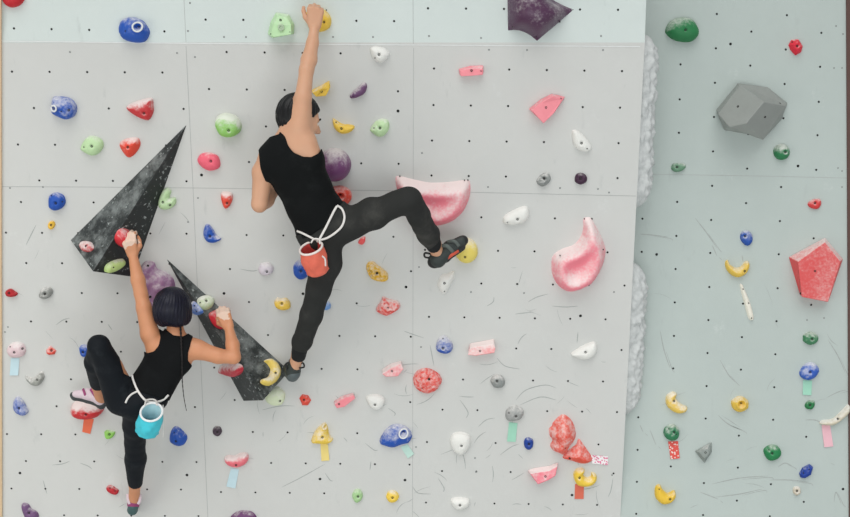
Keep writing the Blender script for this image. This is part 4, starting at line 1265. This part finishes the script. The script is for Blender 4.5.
def dusty(name, col, dust, amt, scale=7, rough=.85):
    m, N, L, b = node_mat(name)
    tc = N.new('ShaderNodeTexCoord')
    nz = N.new('ShaderNodeTexNoise'); nz.inputs['Scale'].default_value = scale; nz.inputs['Detail'].default_value = 8
    nz.inputs['Roughness'].default_value = .65
    L.new(tc.outputs['Object'], nz.inputs['Vector'])
    mr = N.new('ShaderNodeMapRange'); mr.interpolation_type = 'SMOOTHSTEP'
    mr.inputs['From Min'].default_value = .5; mr.inputs['From Max'].default_value = .74; mr.inputs['To Max'].default_value = amt
    L.new(nz.outputs['Fac'], mr.inputs['Value'])
    mx = N.new('ShaderNodeMix'); mx.data_type = 'RGBA'
    mx.inputs[6].default_value = lin(col); mx.inputs[7].default_value = lin(dust)
    L.new(mr.outputs[0], mx.inputs[0]); L.new(mx.outputs[2], b.inputs['Base Color'])
    b.inputs['Roughness'].default_value = rough
    b.inputs['Specular IOR Level'].default_value = .2
    return m


def hair_mat(name, col, tint):
    m, N, L, b = node_mat(name)
    tc = N.new('ShaderNodeTexCoord')
    mp = N.new('ShaderNodeMapping'); mp.inputs['Scale'].default_value = (60, 60, 5)
    nz = N.new('ShaderNodeTexNoise'); nz.inputs['Scale'].default_value = 2; nz.inputs['Detail'].default_value = 4
    L.new(tc.outputs['Object'], mp.inputs[0]); L.new(mp.outputs[0], nz.inputs['Vector'])
    mx = N.new('ShaderNodeMix'); mx.data_type = 'RGBA'
    mx.inputs[6].default_value = lin(col); mx.inputs[7].default_value = lin(tint)
    L.new(nz.outputs['Fac'], mx.inputs[0]); L.new(mx.outputs[2], b.inputs['Base Color'])
    b.inputs['Roughness'].default_value = .42
    b.inputs['Specular IOR Level'].default_value = .3
    bp = N.new('ShaderNodeBump'); bp.inputs['Strength'].default_value = .5; bp.inputs['Distance'].default_value = .003
    L.new(nz.outputs['Fac'], bp.inputs['Height']); L.new(bp.outputs[0], b.inputs['Normal'])
    return m


def Q(px, py, dd): return P(px, py, dd, 'L')


def person(loc, label):
    e = bpy.data.objects.new('person', None)
    COL.objects.link(e)
    e.location = loc
    e.empty_display_size = .1
    bpy.context.view_layer.update()
    return tag(e, label, 'person', 'climbers on the wall')


def child(name, me, mat, parent, top=None):
    """world-space mesh under its thing; vertices moved into the thing's own frame"""
    t_ = top if top is not None else parent
    me.transform(Matrix.Translation(-Vector(t_.location)))
    o = link(name, me, mat)
    o.parent = parent
    return o


def bvh_of(*meshes, off=Vector()):
    vs_, fs = [], []
    for me in meshes:
        b = len(vs_)
        vs_ += [vv_.co + off for vv_ in me.vertices]
        fs += [tuple(b + i for i in p.vertices) for p in me.polygons]
    return BVHTree.FromPolygons(vs_, fs)


def on_surf(bv, px, py, off, fallback):
    h_ = bv.ray_cast(CAMP, ray(px, py))
    if h_[0]: return h_[0] - ray(px, py) * off
    return Q(px, py, fallback)


BACK = -FWD

# ------------------------------------------------------------------ person 1 (upper)
man = person(Q(293, 380, .12), 'person in black tank top and charcoal trousers stretching up, coral chalk bag at waist')
SK1 = skin_mat('skin_light', (210, 162, 131))
# head
hc = Q(299, 119.5, .27)
hf = Vector((.88, .40, -.28)); hw = Vector((.25, .10, .95))
hp, hfine, hears, HL, hr = head_prims(hc, hf, hw, .98)
torso = [cone(Q(277, 160, .33), Q(306, 210, .31), .070, .066), cone(Q(305, 158, .33), Q(323, 203, .31), .066, .060),
         cone(Q(291, 156, .315), Q(316, 205, .295), .090, .085), cone(Q(271, 158, .33), Q(303, 142, .325), .055, .052),
         cone(Q(306, 146, .345), Q(313, 160, .35), .045, .045), cone(Q(280, 152, .345), Q(288, 166, .345), .05, .05),
         cone(Q(297, 146, .372), Q(302, 158, .372), .018, .014), cone(Q(309, 143, .368), Q(314, 156, .372), .026, .020), cone(Q(318, 232, .285), Q(334, 222, .285), .093, .092), cone(Q(308, 208, .30), Q(320, 226, .29), .088, .092),
         cone(Q(324, 207, .30), Q(331, 222, .29), .062, .074)]
neck = [cone(Q(290, 143, .325), Q(294, 124, .285), .056, .050), cone(Q(278, 148, .335), Q(290, 128, .31), .035, .035), cone(Q(303, 140, .335), Q(293, 127, .31), .035, .035)]
armR = [cone(Q(302, 146, .335), Q(299.5, 127, .335), .056, .050), cone(Q(299.5, 127, .335), Q(303, 98, .315), .047, .038), cone(Q(303, 98, .315), Q(306.5, 70, .27), .038, .032),
        cone(Q(306.5, 70, .27), Q(309, 60, .235), .033, .036), cone(Q(309, 60, .235), Q(312.5, 43, .19), .036, .028), cone(Q(312.5, 43, .19), Q(314.5, 28, .15), .027, .0225)]
armL = [cone(Q(271, 160, .33), Q(263, 172, .335), .054, .050), cone(Q(263, 172, .335), Q(259.5, 203, .355), .048, .037), cone(Q(259.5, 205, .355), Q(265, 199, .27), .036, .044),
        cone(Q(265, 199, .27), Q(279, 182, .13), .043, .028)]
legR = [cone(Q(334, 230, .285), Q(372, 214, .345), .076, .064), cone(Q(372, 214, .345), Q(409, 199, .395), .062, .046), cone(Q(409, 199, .395), Q(418.5, 216, .32), .047, .046),
        cone(Q(418.5, 216, .32), Q(433, 243, .16), .045, .033), cone(Q(434, 244, .16), Q(438, 253, .135), .034, .034)]
legL = [cone(Q(322, 234, .285), Q(325, 262, .30), .088, .072), cone(Q(325, 262, .30), Q(319, 290, .32), .064, .048), cone(Q(319, 290, .32), Q(311, 315, .27), .048, .046),
        cone(Q(311, 315, .27), Q(299, 352, .16), .046, .033), cone(Q(299, 352, .16), Q(294, 368, .13), .033, .032)]
footR = [cone(Q(436, 256, .13), Q(460, 243, .12), .026, .02)]
footL = [cone(Q(293, 370, .13), Q(289, 367, .05), .026, .02)]
handR = hand_prims(Q(314.5, 28, .15), Q(315.5, 12, .15) - Q(314.5, 28, .15), (-1, 0, -.1), BACK, .98, (1.35, .8, .5), thumb_in=.1)
handL = hand_prims(Q(279, 180, .13), Q(285, 170, .05) - Q(279, 180, .13), (1, 0, -.3), BACK + Vector((0, 0, 1)), .98, (.25, .5, .4))
fld = Field([(torso + neck, .035), (hp, .02, .02), (hears, .002, .004), (hfine, .006, .008), (armR, .014, .03), (armL, .014, .02), (legR, .02, .02), (legL, .02, .02),
             (footR, .01, .01), (footL, .01, .01), (handR, .005, .010), (handL, .005, .010)], .005, .02)
for e in (1, -1): fld.sub(('c', np.array(HL(.092, -.001, e * .030)), np.array(HL(.090, -.001, e * .036)), .012, .012, False), .006)
fld.sub(cone(HL(.096, -.061, .02), HL(.096, -.061, -.02), .0025, .0025), .003)
body_me = fld.mesh('body')
# tank top
tf = Field([(torso + neck, .035), (armL[:1], .014, .02), (armR[:1], .014, .03)], .005, .02, .009)
tf.pixpoly([(279, 131), (284.5, 136.5), (288.5, 145), (294, 152), (303, 157), (311, 157.5), (318, 153), (322, 147), (330, 146), (340, 160), (352, 204), (344, 214), (299, 243), (283, 215), (268, 188), (261, 168), (258, 150), (268, 138), (280, 134)])
tank_me = tf.mesh('tank_top', lambda V: wrinkle(V, .0028, 30, .3))
# trousers
def fat(pr, d_): return [(p[0], p[1], p[2], p[3] + d_, p[4] + d_, p[5]) if p[0] == 'c' else p for p in pr]
lr = fat(legR[:3], .009) + [cone(Q(418.5, 216, .32), Q(428, 234, .21), .054, .050), cone(Q(428, 234, .21), Q(432.5, 242.5, .17), .050, .040, True)]
ll = fat(legL[:3], .009) + [cone(Q(311, 315, .27), Q(302, 341, .19), .055, .048), cone(Q(302, 341, .19), Q(299.8, 348, .172), .046, .039, True)]
hips = [cone(Q(318, 232, .285), Q(334, 222, .285), .104, .104), cone(Q(311, 218, .295), Q(327, 212, .295), .094, .088)]
pf = Field([(hips, .03), (lr, .02), (ll, .02)], .005, .025)
pf.pixpoly([(296, 236), (318, 226), (336, 210), (344, 200), (400, 160), (460, 180), (460, 300), (360, 300), (340, 420), (250, 420), (280, 290)])
trous_me = pf.mesh('trousers', lambda V: wrinkle(V, .003, 24, 1.3))
kf = Field([([cone(Q(300.2, 346, .18), Q(298.2, 357.5, .15), .041, .036, True)], .01)], .004, .01)
cuffL_me = kf.mesh('cuff')
kf = Field([([cone(Q(431.5, 240, .18), Q(434.8, 247.5, .15), .043, .036, True)], .01)], .004, .01)
cuffR_me = kf.mesh('cuff')
# hair
def hair_cap(c, f, w, L_, r, s, grow, lim, h=.004):
    hf_ = Field([([ellip(L_(-.012, .024, 0), (r, f, w), ((.076 + grow) * s, (.098 + grow) * s, (.092 + grow) * s)),
                   cone(L_(-.062, -.02, .03), L_(-.052, -.052, .025), .032, .024), cone(L_(-.062, -.02, -.03), L_(-.052, -.052, -.025), .032, .024)], .02)], h, .02)
    m_ = (f * .72 - w * .69).normalized()
    hf_.plane(L_(0, 0, 0) + m_ * lim, m_)
    return hf_
hf_n = hf.normalized(); hw_n = (hw - hf_n * hw.dot(hf_n)).normalized()
hcap = hair_cap(hc, hf_n, hw_n, HL, hr, .98, .008, .012)
for e in (1, -1): hcap.sub(cone(HL(-.012, -.02, e * .08), HL(.01, -.03, e * .09), .024, .024), .006)


def strands(L_, r, f, w, amp, nstr, seed=0):
    c = np.array(L_(0, 0, 0)); R3, F3, W3 = np.array(r), np.array(f), np.array(w)
    def fn(V):
        q = V - c
        x, y, z = q @ R3, q @ F3, q @ W3
        az = np.arctan2(x, -y)
        el = np.arctan2(z, np.hypot(x, y))
        fade = np.clip(np.cos(el) * 1.3, 0, 1)
        return amp * fade * (np.sin(nstr * az + 3 * np.sin(3 * el + seed)) + .6 * np.sin(nstr * 2.3 * az + 2 * el) + .5 * np.sin(nstr * .37 * az + seed))
    return fn
hair_me = hcap.mesh('hair', strands(HL, hr, hf_n, hw_n, .0016, 26))
mb = child('body', body_me, SK1, man)
child('tank_top', tank_me, dusty('black_jersey', (11, 14, 15), (50, 54, 54), .25, 9), man)
M_TR = dusty('charcoal_trousers', (46, 47, 46), (112, 110, 104), .22, 5)
tr = child('trousers', trous_me, M_TR, man)
M_CUFF = plain('black_ribbed_cuff', (16, 18, 20), .9)
child('cuff', cuffL_me, M_CUFF, tr, man)
child('cuff', cuffR_me, M_CUFF, tr, man)
child('hair', hair_me, hair_mat('black_hair', (8, 9, 10), (22, 22, 24)), man)
M_EYE = plain('eye_white', (225, 220, 212), .2)
M_IRIS = plain('iris_brown', (40, 26, 20), .2)


def eyes(top, L_, f, s):
    for e in (1, -1):
        bm = bmesh.new()
        bmesh.ops.create_uvsphere(bm, u_segments=16, v_segments=12, radius=.0115 * s)
        me = bpy.data.meshes.new('eye'); bm.to_mesh(me); bm.free()
        me.transform(Matrix.Translation(L_(.078, -.001, e * .031)))
        fdir = Vector(f).normalized()
        cc = Vector(L_(.078, -.001, e * .031))
        me.materials.append(M_EYE); me.materials.append(M_IRIS)
        for p in me.polygons:
            p.use_smooth = True
            if (Vector(p.center) - cc).normalized().dot(fdir) > .86: p.material_index = 1
        child('eye', me, None, top)
        tube_me = tube('eyebrow', [L_(.094, .023, e * .014), L_(.093, .028, e * .028), L_(.084, .025, e * .045)], .0042 * s, hair_mat('brow', (14, 13, 13), (26, 24, 22)))
        tube_me.data.transform(Matrix.Translation(-Vector(top.location)))
        tube_me.parent = top


eyes(man, HL, hf_n, .98)


def shoe(top, groups, sole_groups, mats, straps=(), loops=()):
    """climbing shoe: upper, rubber sole with rand, straps, pull loops"""
    up = Field(groups, .003, .012)
    u = child('shoe', up.mesh('shoe'), mats[0], top)
    so = Field(sole_groups, .003, .01)
    child('sole', so.mesh('sole'), mats[1], u, top)
    for pts, r, fl_, mt in straps:
        t_ = tube('strap', catmull([tuple(p) for p in pts], 5, False), r, mt, None, 8, flat=fl_)
        t_.data.transform(Matrix.Translation(-Vector(top.location))); t_.parent = u
    for pts, r, mt in loops:
        t_ = tube('pull_loop', catmull([tuple(p) for p in pts], 5, False), r, mt, None, 8)
        t_.data.transform(Matrix.Translation(-Vector(top.location))); t_.parent = u
    return u


M_SHB = plain('shoe_black_green', (46, 54, 52), .6)
M_RUB = plain('rubber_black', (24, 27, 28), .55)
M_SHO = plain('shoe_orange_panel', (206, 84, 60), .6)
M_STR = plain('shoe_strap_grey', (92, 100, 96), .6)
M_RUBG = plain('rubber_dusty', (84, 94, 96), .6, var=.25, scale=40)
shoe(man, [([cone(Q(436, 259, .138), Q(438.5, 260, .135), .034, .034), cone(Q(437.5, 260, .135), Q(450, 248, .135), .036, .036), cone(Q(450, 248, .135), Q(461.5, 241, .13), .034, .026)], .015)],
     [([cone(Q(434.5, 260, .135), Q(433.5, 262, .13), .032, .030), cone(Q(436, 262, .13), Q(445, 258, .125), .028, .024), cone(Q(455, 246.5, .13), Q(463, 240.5, .125), .031, .026), cone(Q(447, 257, .12), Q(461, 247, .115), .02, .022)], .012)],
     (M_SHB, M_RUB),
     [([Q(440, 246, .155), Q(447, 246, .185), Q(453, 252, .17)], .009, .35, M_STR), ([Q(447, 242, .15), Q(454, 241, .175), Q(459, 246, .165)], .008, .35, M_STR),
      ([Q(447, 257.5, .152), Q(452, 254, .165), Q(458, 250, .150)], .012, .5, M_SHO)],
     [([Q(431, 254, .13), Q(425, 253, .135), Q(425, 257, .135), Q(431, 258, .13)], .005, M_RUB)])
shoe(man, [([cone(Q(295, 363, .135), Q(293, 371, .125), .034, .036), cone(Q(293, 371, .12), Q(288, 368, .04), .036, .026)], .015)],
     [([cone(Q(293.5, 373, .128), Q(292.5, 375, .12), .036, .034), cone(Q(292.5, 375, .11), Q(288, 373, .04), .03, .024)], .012)],
     (M_SHB, M_RUBG), [],
     [([Q(299, 364, .155), Q(303, 363, .16), Q(304, 367, .16), Q(299, 368, .16)], .0045, M_RUB), ([Q(290, 362, .15), Q(286, 364, .155), Q(287, 369, .155)], .0045, M_RUB)])
bvm = bvh_of(body_me, tank_me, trous_me, off=Vector(man.location))


# ------------------------------------------------------------------ chalk bags
def chalk_bag(label, c0, n0, r0, c1, r1, mat_pouch, mat_rim, mat_in, belts, mat_belt, loops):
    e = bpy.data.objects.new('chalk_bag', None)
    COL.objects.link(e)
    e.location = c1
    tag(e, label, 'chalk bag', 'chalk bags worn by the climbers')
    c0, c1, n0 = Vector(c0), Vector(c1), Vector(n0).normalized()
    ax = (c0 - c1).normalized()
    u0 = (UX - n0 * UX.dot(n0)).normalized(); v0 = n0.cross(u0)
    u1 = (UX - ax * UX.dot(ax)).normalized(); v1 = ax.cross(u1)
    seg, nr = 40, 18
    vs_, fs = [], []
    def ringpt(c, u, v, r, k): return c + u * (r * math.cos(2 * math.pi * k / seg)) + v * (r * math.sin(2 * math.pi * k / seg))
    for i in range(nr + 1):
        t = i / nr
        for k in range(seg):
            a = ringpt(c0, u0, v0, r0, k); b = ringpt(c1, u1, v1, r1, k)
            p = a.lerp(b, t)
            cc = c0.lerp(c1, t)
            bulge = 1 + .14 * math.sin(math.pi * min(1, t * 1.15)) + .06 * math.sin(5 * 2 * math.pi * k / seg + 6 * t) * math.sin(math.pi * t) + .045 * math.sin(9 * 2 * math.pi * k / seg - 11 * t) * t
            vs_.append(cc + (p - cc) * bulge)
    for sc, dz in ((.82, .010), (.5, .016), (.2, .018)):
        for k in range(seg): vs_.append(ringpt(c1 - ax * dz, u1, v1, r1 * sc, k))
    rows = nr + 4
    for i in range(rows - 1):
        for k in range(seg):
            fs.append((i * seg + k, i * seg + (k + 1) % seg, (i + 1) * seg + (k + 1) % seg, (i + 1) * seg + k))
    fs.append(tuple((rows - 1) * seg + k for k in range(seg)))
    me = mesh('pouch', vs_, fs, True); fix_normals(me)
    off = Matrix.Translation(-c1)
    me.transform(off)
    po = link('pouch', me, mat_pouch, e)
    # lining
    vs_, fs = [], []
    for i in range(7):
        t = i / 6
        for k in range(seg):
            a = ringpt(c0, u0, v0, r0 * .95, k); b = ringpt(c1, u1, v1, r1 * .85, k)
            w_ = 1 - .06 * t + .05 * math.sin(7 * 2 * math.pi * k / seg) * t
            cc = c0.lerp(c1, t * .75)
            vs_.append(cc + (a.lerp(b, t * .75) - cc) * w_)
    for i in range(6):
        for k in range(seg): fs.append((i * seg + k, (i + 1) * seg + k, (i + 1) * seg + (k + 1) % seg, i * seg + (k + 1) % seg))
    fs.append(tuple(6 * seg + k for k in range(seg)))
    me = mesh('lining', vs_, fs, True); me.transform(off)
    link('lining', me, mat_in, e)
    rim = tube('rim', [ringpt(c0, u0, v0, r0, k) for k in range(seg)], .0055, mat_rim, None, 8, True)
    rim.data.transform(off); rim.parent = e
    for nm, pts, r, fl_ in belts:
        b_ = tube(nm, catmull([tuple(p) for p in pts], 6, False), r, mat_belt, None, 8, flat=fl_)
        b_.data.transform(off); b_.parent = e
    for pts, r, mt in loops:
        b_ = tube('cord', catmull([tuple(p) for p in pts], 6, False), r, mt, None, 8)
        b_.data.transform(off); b_.parent = e
    return e


M_BELT = plain('white_webbing', (226, 222, 218), .7)
S1 = lambda x, y, o=.006, fb=.36: on_surf(bvm, x, y, o, fb)
bagd = (S1(314, 255) - OL).dot(NL)
c0 = Q(311, 248, bagd + .055); c1 = Q(318, 271, bagd + .035)
chalk_bag('coral chalk bag with white rim hanging behind upper climber\'s waist', c0, Vector((-.25, -.42, .87)), .054, c1, .052,
          plain('coral_cloth', (226, 108, 86), .7, var=.2, scale=30, bump=.2), plain('rim_white', (232, 222, 216), .7), plain('coral_lining', (190, 62, 56), .8, var=.3, scale=60),
          [('belt', [S1(297, 231), S1(302, 233), S1(308, 236), S1(314, 239), S1(319, 240, .012)], .0052, .5),
           ('belt', [S1(319, 240, .012), S1(325, 229), S1(330, 219), S1(334, 211), S1(337, 206)], .0055, .5),
           ('belt', [S1(320, 240, .012), S1(327, 238), S1(335, 233), S1(342, 226), S1(344.5, 217), S1(342, 209), S1(337, 205.5)], .0052, .5)],
          M_BELT,
          [([Q(311, 243, bagd + .045), S1(314, 239, .014), S1(319, 239.5, .014), Q(320, 244, bagd + .05)], .004, M_BELT),
           ([Q(322, 256, bagd + .085), Q(325, 259, bagd + .08), Q(325.5, 266, bagd + .08)], .004, M_BELT)])

# ------------------------------------------------------------------ person 2 (lower)
wo = person(Q(133, 512, .08), 'person with black bob and thin braid in black tank top and leggings, turquoise chalk bag')
SK2 = skin_mat('skin_tan', (206, 144, 106))
hc2 = Q(173.5, 307.5, .30)
f2 = Vector((.10, .97, .12)).normalized(); w2_ = Vector((.02, -.10, .99))
hp2, hfine2, hears2, HL2, hr2 = head_prims(hc2, f2, w2_, .86)
w2n = (w2_ - f2 * w2_.dot(f2)).normalized()
t2 = [cone(Q(158, 357, .325), Q(144, 384, .355), .055, .056), cone(Q(182, 355, .33), Q(163, 386, .36), .055, .052), cone(Q(170, 356, .31), Q(153, 386, .34), .072, .068),
      cone(Q(156, 347, .32), Q(193, 347, .325), .040, .040), cone(Q(162, 350, .335), Q(164, 362, .34), .045, .045), cone(Q(183, 350, .34), Q(181, 362, .34), .042, .042),
      cone(Q(126, 398, .375), Q(143, 402, .375), .080, .080), cone(Q(150, 386, .355), Q(135, 398, .37), .076, .085), cone(Q(156, 398, .37), Q(140, 402, .375), .055, .07)]
n2 = [cone(Q(175, 346, .325), Q(175, 326, .305), .042, .038), cone(Q(163, 345, .33), Q(173, 334, .32), .026, .026), cone(Q(189, 345, .33), Q(178, 334, .32), .026, .026)]
aL = [cone(Q(157, 348, .325), Q(150, 334, .32), .046, .046), cone(Q(150, 334, .32), Q(144, 308, .28), .045, .037), cone(Q(144, 308, .28), Q(141, 294, .25), .036, .031),
      cone(Q(141, 294, .25), Q(138, 280, .225), .033, .034), cone(Q(138, 280, .225), Q(133, 256, .185), .033, .0215)]
aR = [cone(Q(190, 349, .33), Q(199, 350, .335), .044, .046), cone(Q(199, 350, .335), Q(218, 356, .345), .045, .037), cone(Q(218, 356, .345), Q(234, 357.5, .34), .036, .031),
      cone(Q(234, 357, .34), Q(232.5, 345, .29), .032, .033), cone(Q(232.5, 345, .29), Q(229, 328, .225), .032, .0215)]
lL = [cone(Q(122, 398, .375), Q(110, 369, .44), .080, .061), cone(Q(110, 369, .44), Q(99, 346, .49), .059, .046), cone(Q(99, 346, .49), Q(96, 362, .39), .046, .046),
      cone(Q(96, 362, .39), Q(98.5, 386, .24), .045, .032), cone(Q(98.5, 386, .24), Q(101, 398, .18), .032, .030)]
lR = [cone(Q(139, 404, .37), Q(135.5, 425, .31), .078, .058), cone(Q(135.5, 425, .31), Q(135, 442, .25), .056, .046), cone(Q(135, 442, .25), Q(135.5, 459, .20), .046, .046),
      cone(Q(135.5, 459, .20), Q(135, 484, .13), .046, .031), cone(Q(135, 484, .13), Q(134, 500, .09), .029, .029)]
ftL = [cone(Q(100, 397, .17), Q(83, 394.5, .16), .018, .012)]
ftR = [cone(Q(134, 502, .09), Q(132, 503, .02), .022, .018)]
haL = hand_prims(Q(133, 256, .185), Q(128.5, 239.5, .195) - Q(133, 256, .185), (1, 0, .1), BACK, .88, (.8, .9, .7))
haR = hand_prims(Q(229, 328, .225), Q(222.5, 311.5, .20) - Q(229, 328, .225), (-1, 0, -.1), BACK, .88, (.8, .9, .7))
fld = Field([(t2 + n2, .03), (hp2, .02, .02), (hears2, .002, .004), (hfine2, .006, .008), (aL, .012, .025), (aR, .012, .025), (lL, .015, .015), (lR, .015, .02), (ftL, .01, .01), (ftR, .01, .01),
             (haL, .005, .010), (haR, .005, .010)], .0045, .02)
for e in (1, -1): fld.sub(cone(HL2(.092, -.001, e * .030), HL2(.090, -.001, e * .036), .0105, .0105), .006)
body2 = fld.mesh('body')
tf = Field([(t2 + n2, .03), (aL[:1], .012, .025), (aR[:1], .012, .025)], .0045, .02, .007)
tf.pixpoly([(163, 325), (166.5, 330.5), (173, 335), (183, 336), (188.5, 333), (195, 331), (191, 342), (188, 352), (188, 361), (194, 368), (190, 385), (174, 402), (150, 395), (118, 385), (128, 372), (137, 346), (141, 350), (147.5, 353.5), (154, 351.5), (158, 346), (160, 337), (159, 329)])
tank2 = tf.mesh('tank_top', lambda V: wrinkle(V, .002, 34, .9))
hp_ = [cone(Q(126, 398, .375), Q(143, 402, .375), .085, .085), cone(Q(148, 388, .357), Q(135, 398, .37), .078, .090), cone(Q(156, 398, .37), Q(140, 402, .375), .060, .075)]
l_l = fat(lL[:3], .005) + [cone(Q(96, 362, .39), Q(98.2, 384, .25), .055, .040, True)]
l_r = fat(lR[:3], .005) + [cone(Q(135.5, 459, .20), Q(135.2, 484, .13), .055, .036, True)]
pf = Field([(hp_, .03), (l_l, .015, .015), (l_r, .015, .02)], .0045, .02)
pf.pixpoly([(124, 374), (150, 386), (178, 393), (200, 520), (60, 520), (60, 320), (110, 320)])
legg = pf.mesh('leggings', lambda V: wrinkle(V, .0012, 40, 2.2))
bo2 = child('body', body2, SK2, wo)
body2.materials.append(skin_mat('skin_chalked', (226, 200, 182)))
for p in body2.polygons:
    c_ = p.center + Vector(wo.location)
    for K in (Q(127, 236, .185), Q(221.5, 309, .195)):
        if (c_ - K).length < .052 + .03 * noise.noise(c_ * 45): p.material_index = 1
child('tank_top', tank2, dusty('black_top', (11, 13, 15), (40, 44, 46), .2, 10), wo)
child('leggings', legg, dusty('black_leggings', (16, 21, 27), (80, 86, 90), .16, 12, .7), wo)
# bob
hb = Field([([ellip(HL2(-.02, .012, -.002), (hr2, f2, w2n), (.089, .100, .096)), ellip(HL2(-.015, -.035, -.045), (hr2, f2, w2n), (.050, .070, .062)),
              ellip(HL2(-.02, -.035, .045), (hr2, f2, w2n), (.048, .066, .058)), cone(HL2(-.0, -.05, -.072), HL2(.02, -.105, -.066), .022, .006), cone(HL2(-.02, -.05, .07), HL2(.0, -.085, .065), .022, .008)], .025)], .004, .02)
hb.plane(HL2(.052, 0, 0), (f2 * .95 - w2n * .1).normalized())
for k_ in range(9):
    e_ = -.085 + .0205 * k_
    hb.sub(cone(HL2(-.16, -.115 + .012 * (k_ % 2), e_), HL2(.10, -.098 - .010 * ((k_ * 3) % 4), e_ + .006), .014, .012), .006)
hair2 = hb.mesh('hair', strands(HL2, hr2, f2, w2n, .0012, 41, 2))
h2 = child('hair', hair2, hair_mat('blue_black_hair', (6, 7, 10), (24, 25, 48)), wo)
bvw = bvh_of(body2, tank2, legg, off=Vector(wo.location))
S2 = lambda x, y, o=.006, fb=.4: on_surf(bvw, x, y, o, fb)
bpts = catmull([tuple(S2(x, y, .010)) for x, y in ((180.5, 326), (181, 336), (181.5, 346), (182, 358), (182, 370))] + [tuple(Q(182.5, 384, .42)), tuple(Q(184, 398, .425)), tuple(Q(186.5, 411, .43))], 10, False)
vb = []
br = tube('braid', bpts, .0052, hair_mat('braid_hair', (14, 13, 14), (40, 36, 36)), None, 8, taper=lambda t: (1 - .75 * t) * (1 + .22 * math.sin(t * 130)))
br.data.transform(Matrix.Translation(-Vector(wo.location))); br.parent = h2
eyes(wo, HL2, f2, .86)
M_PK = plain('shoe_pink_grey', (214, 196, 204), .6, var=.15, scale=60)
M_MAG = plain('shoe_magenta', (150, 60, 110), .6)
M_DG = plain('rubber_dark_grey', (58, 62, 64), .6)
M_TEAL = plain('rubber_teal_grey', (62, 92, 92), .6, var=.2, scale=40)
shoe(wo, [([cone(Q(101, 393, .19), Q(100.5, 399, .175), .030, .030), cone(Q(100, 398, .17), Q(88, 394, .165), .031, .028), cone(Q(88, 394, .165), Q(76, 394, .155), .027, .019)], .014)],
     [([cone(Q(103, 401, .17), Q(101.5, 405, .165), .026, .022), cone(Q(101, 405, .165), Q(88, 400, .155), .016, .015), cone(Q(88, 400, .155), Q(75, 397, .15), .016, .017), cone(Q(75, 396.5, .15), Q(73, 395, .148), .018, .016)], .012)],
     (M_PK, M_DG),
     [([Q(91, 389, .178), Q(94, 393.5, .2), Q(98, 399.5, .2)], .010, .5, M_MAG), ([Q(83, 389, .168), Q(84.5, 393, .192), Q(86, 397.5, .188)], .007, .5, M_MAG)], [])
shoe(wo, [([cone(Q(134.5, 494, .10), Q(133.5, 504, .085), .027, .030), cone(Q(133.5, 503, .08), Q(132, 505, .02), .03, .022)], .014)],
     [([cone(Q(133.3, 506, .09), Q(132.5, 510, .08), .029, .026), cone(Q(132.5, 510, .075), Q(132, 508, .02), .024, .02)], .012)],
     (M_MAG, M_TEAL),
     [([Q(127.5, 494, .10), Q(128, 500, .115), Q(129.5, 504, .115)], .008, .4, M_PK), ([Q(140, 494, .10), Q(140, 500, .115), Q(138, 504, .115)], .008, .4, M_PK)], [])
bagd = (S2(148, 415) - OL).dot(NL)
c0 = Q(151.5, 412, bagd + .075); c1 = Q(147, 431, bagd + .045)
chalk_bag('turquoise chalk bag with white rim hanging behind lower climber\'s hips', c0, Vector((.05, -.66, .75)), .051, c1, .055,
          plain('turquoise_cloth', (64, 196, 212), .6, var=.2, scale=30, bump=.25), plain('rim_white_2', (234, 236, 236), .7), plain('ice_blue_lining', (178, 216, 224), .8, var=.12, scale=50),
          [('belt', [S2(132, 375), S2(133.5, 381), S2(138, 391), S2(144, 399), S2(149, 402, .012)], .0055, .6),
           ('belt', [S2(149, 402, .012), S2(156, 402, .01), S2(163, 400), S2(168.5, 395)], .0055, .6),
           ('belt', [S2(138, 391), S2(132, 394), S2(128, 398), S2(125.5, 403)], .0048, .6)],
          M_BELT,
          [([Q(145, 405, bagd + .06), S2(147, 400, .016), S2(155, 400, .016), Q(157, 405, bagd + .06)], .0045, M_BELT),
           ([Q(163, 405, bagd + .02), Q(163.5, 420, bagd + .02), Q(163, 437, bagd + .02)], .0022, M_BELT)])
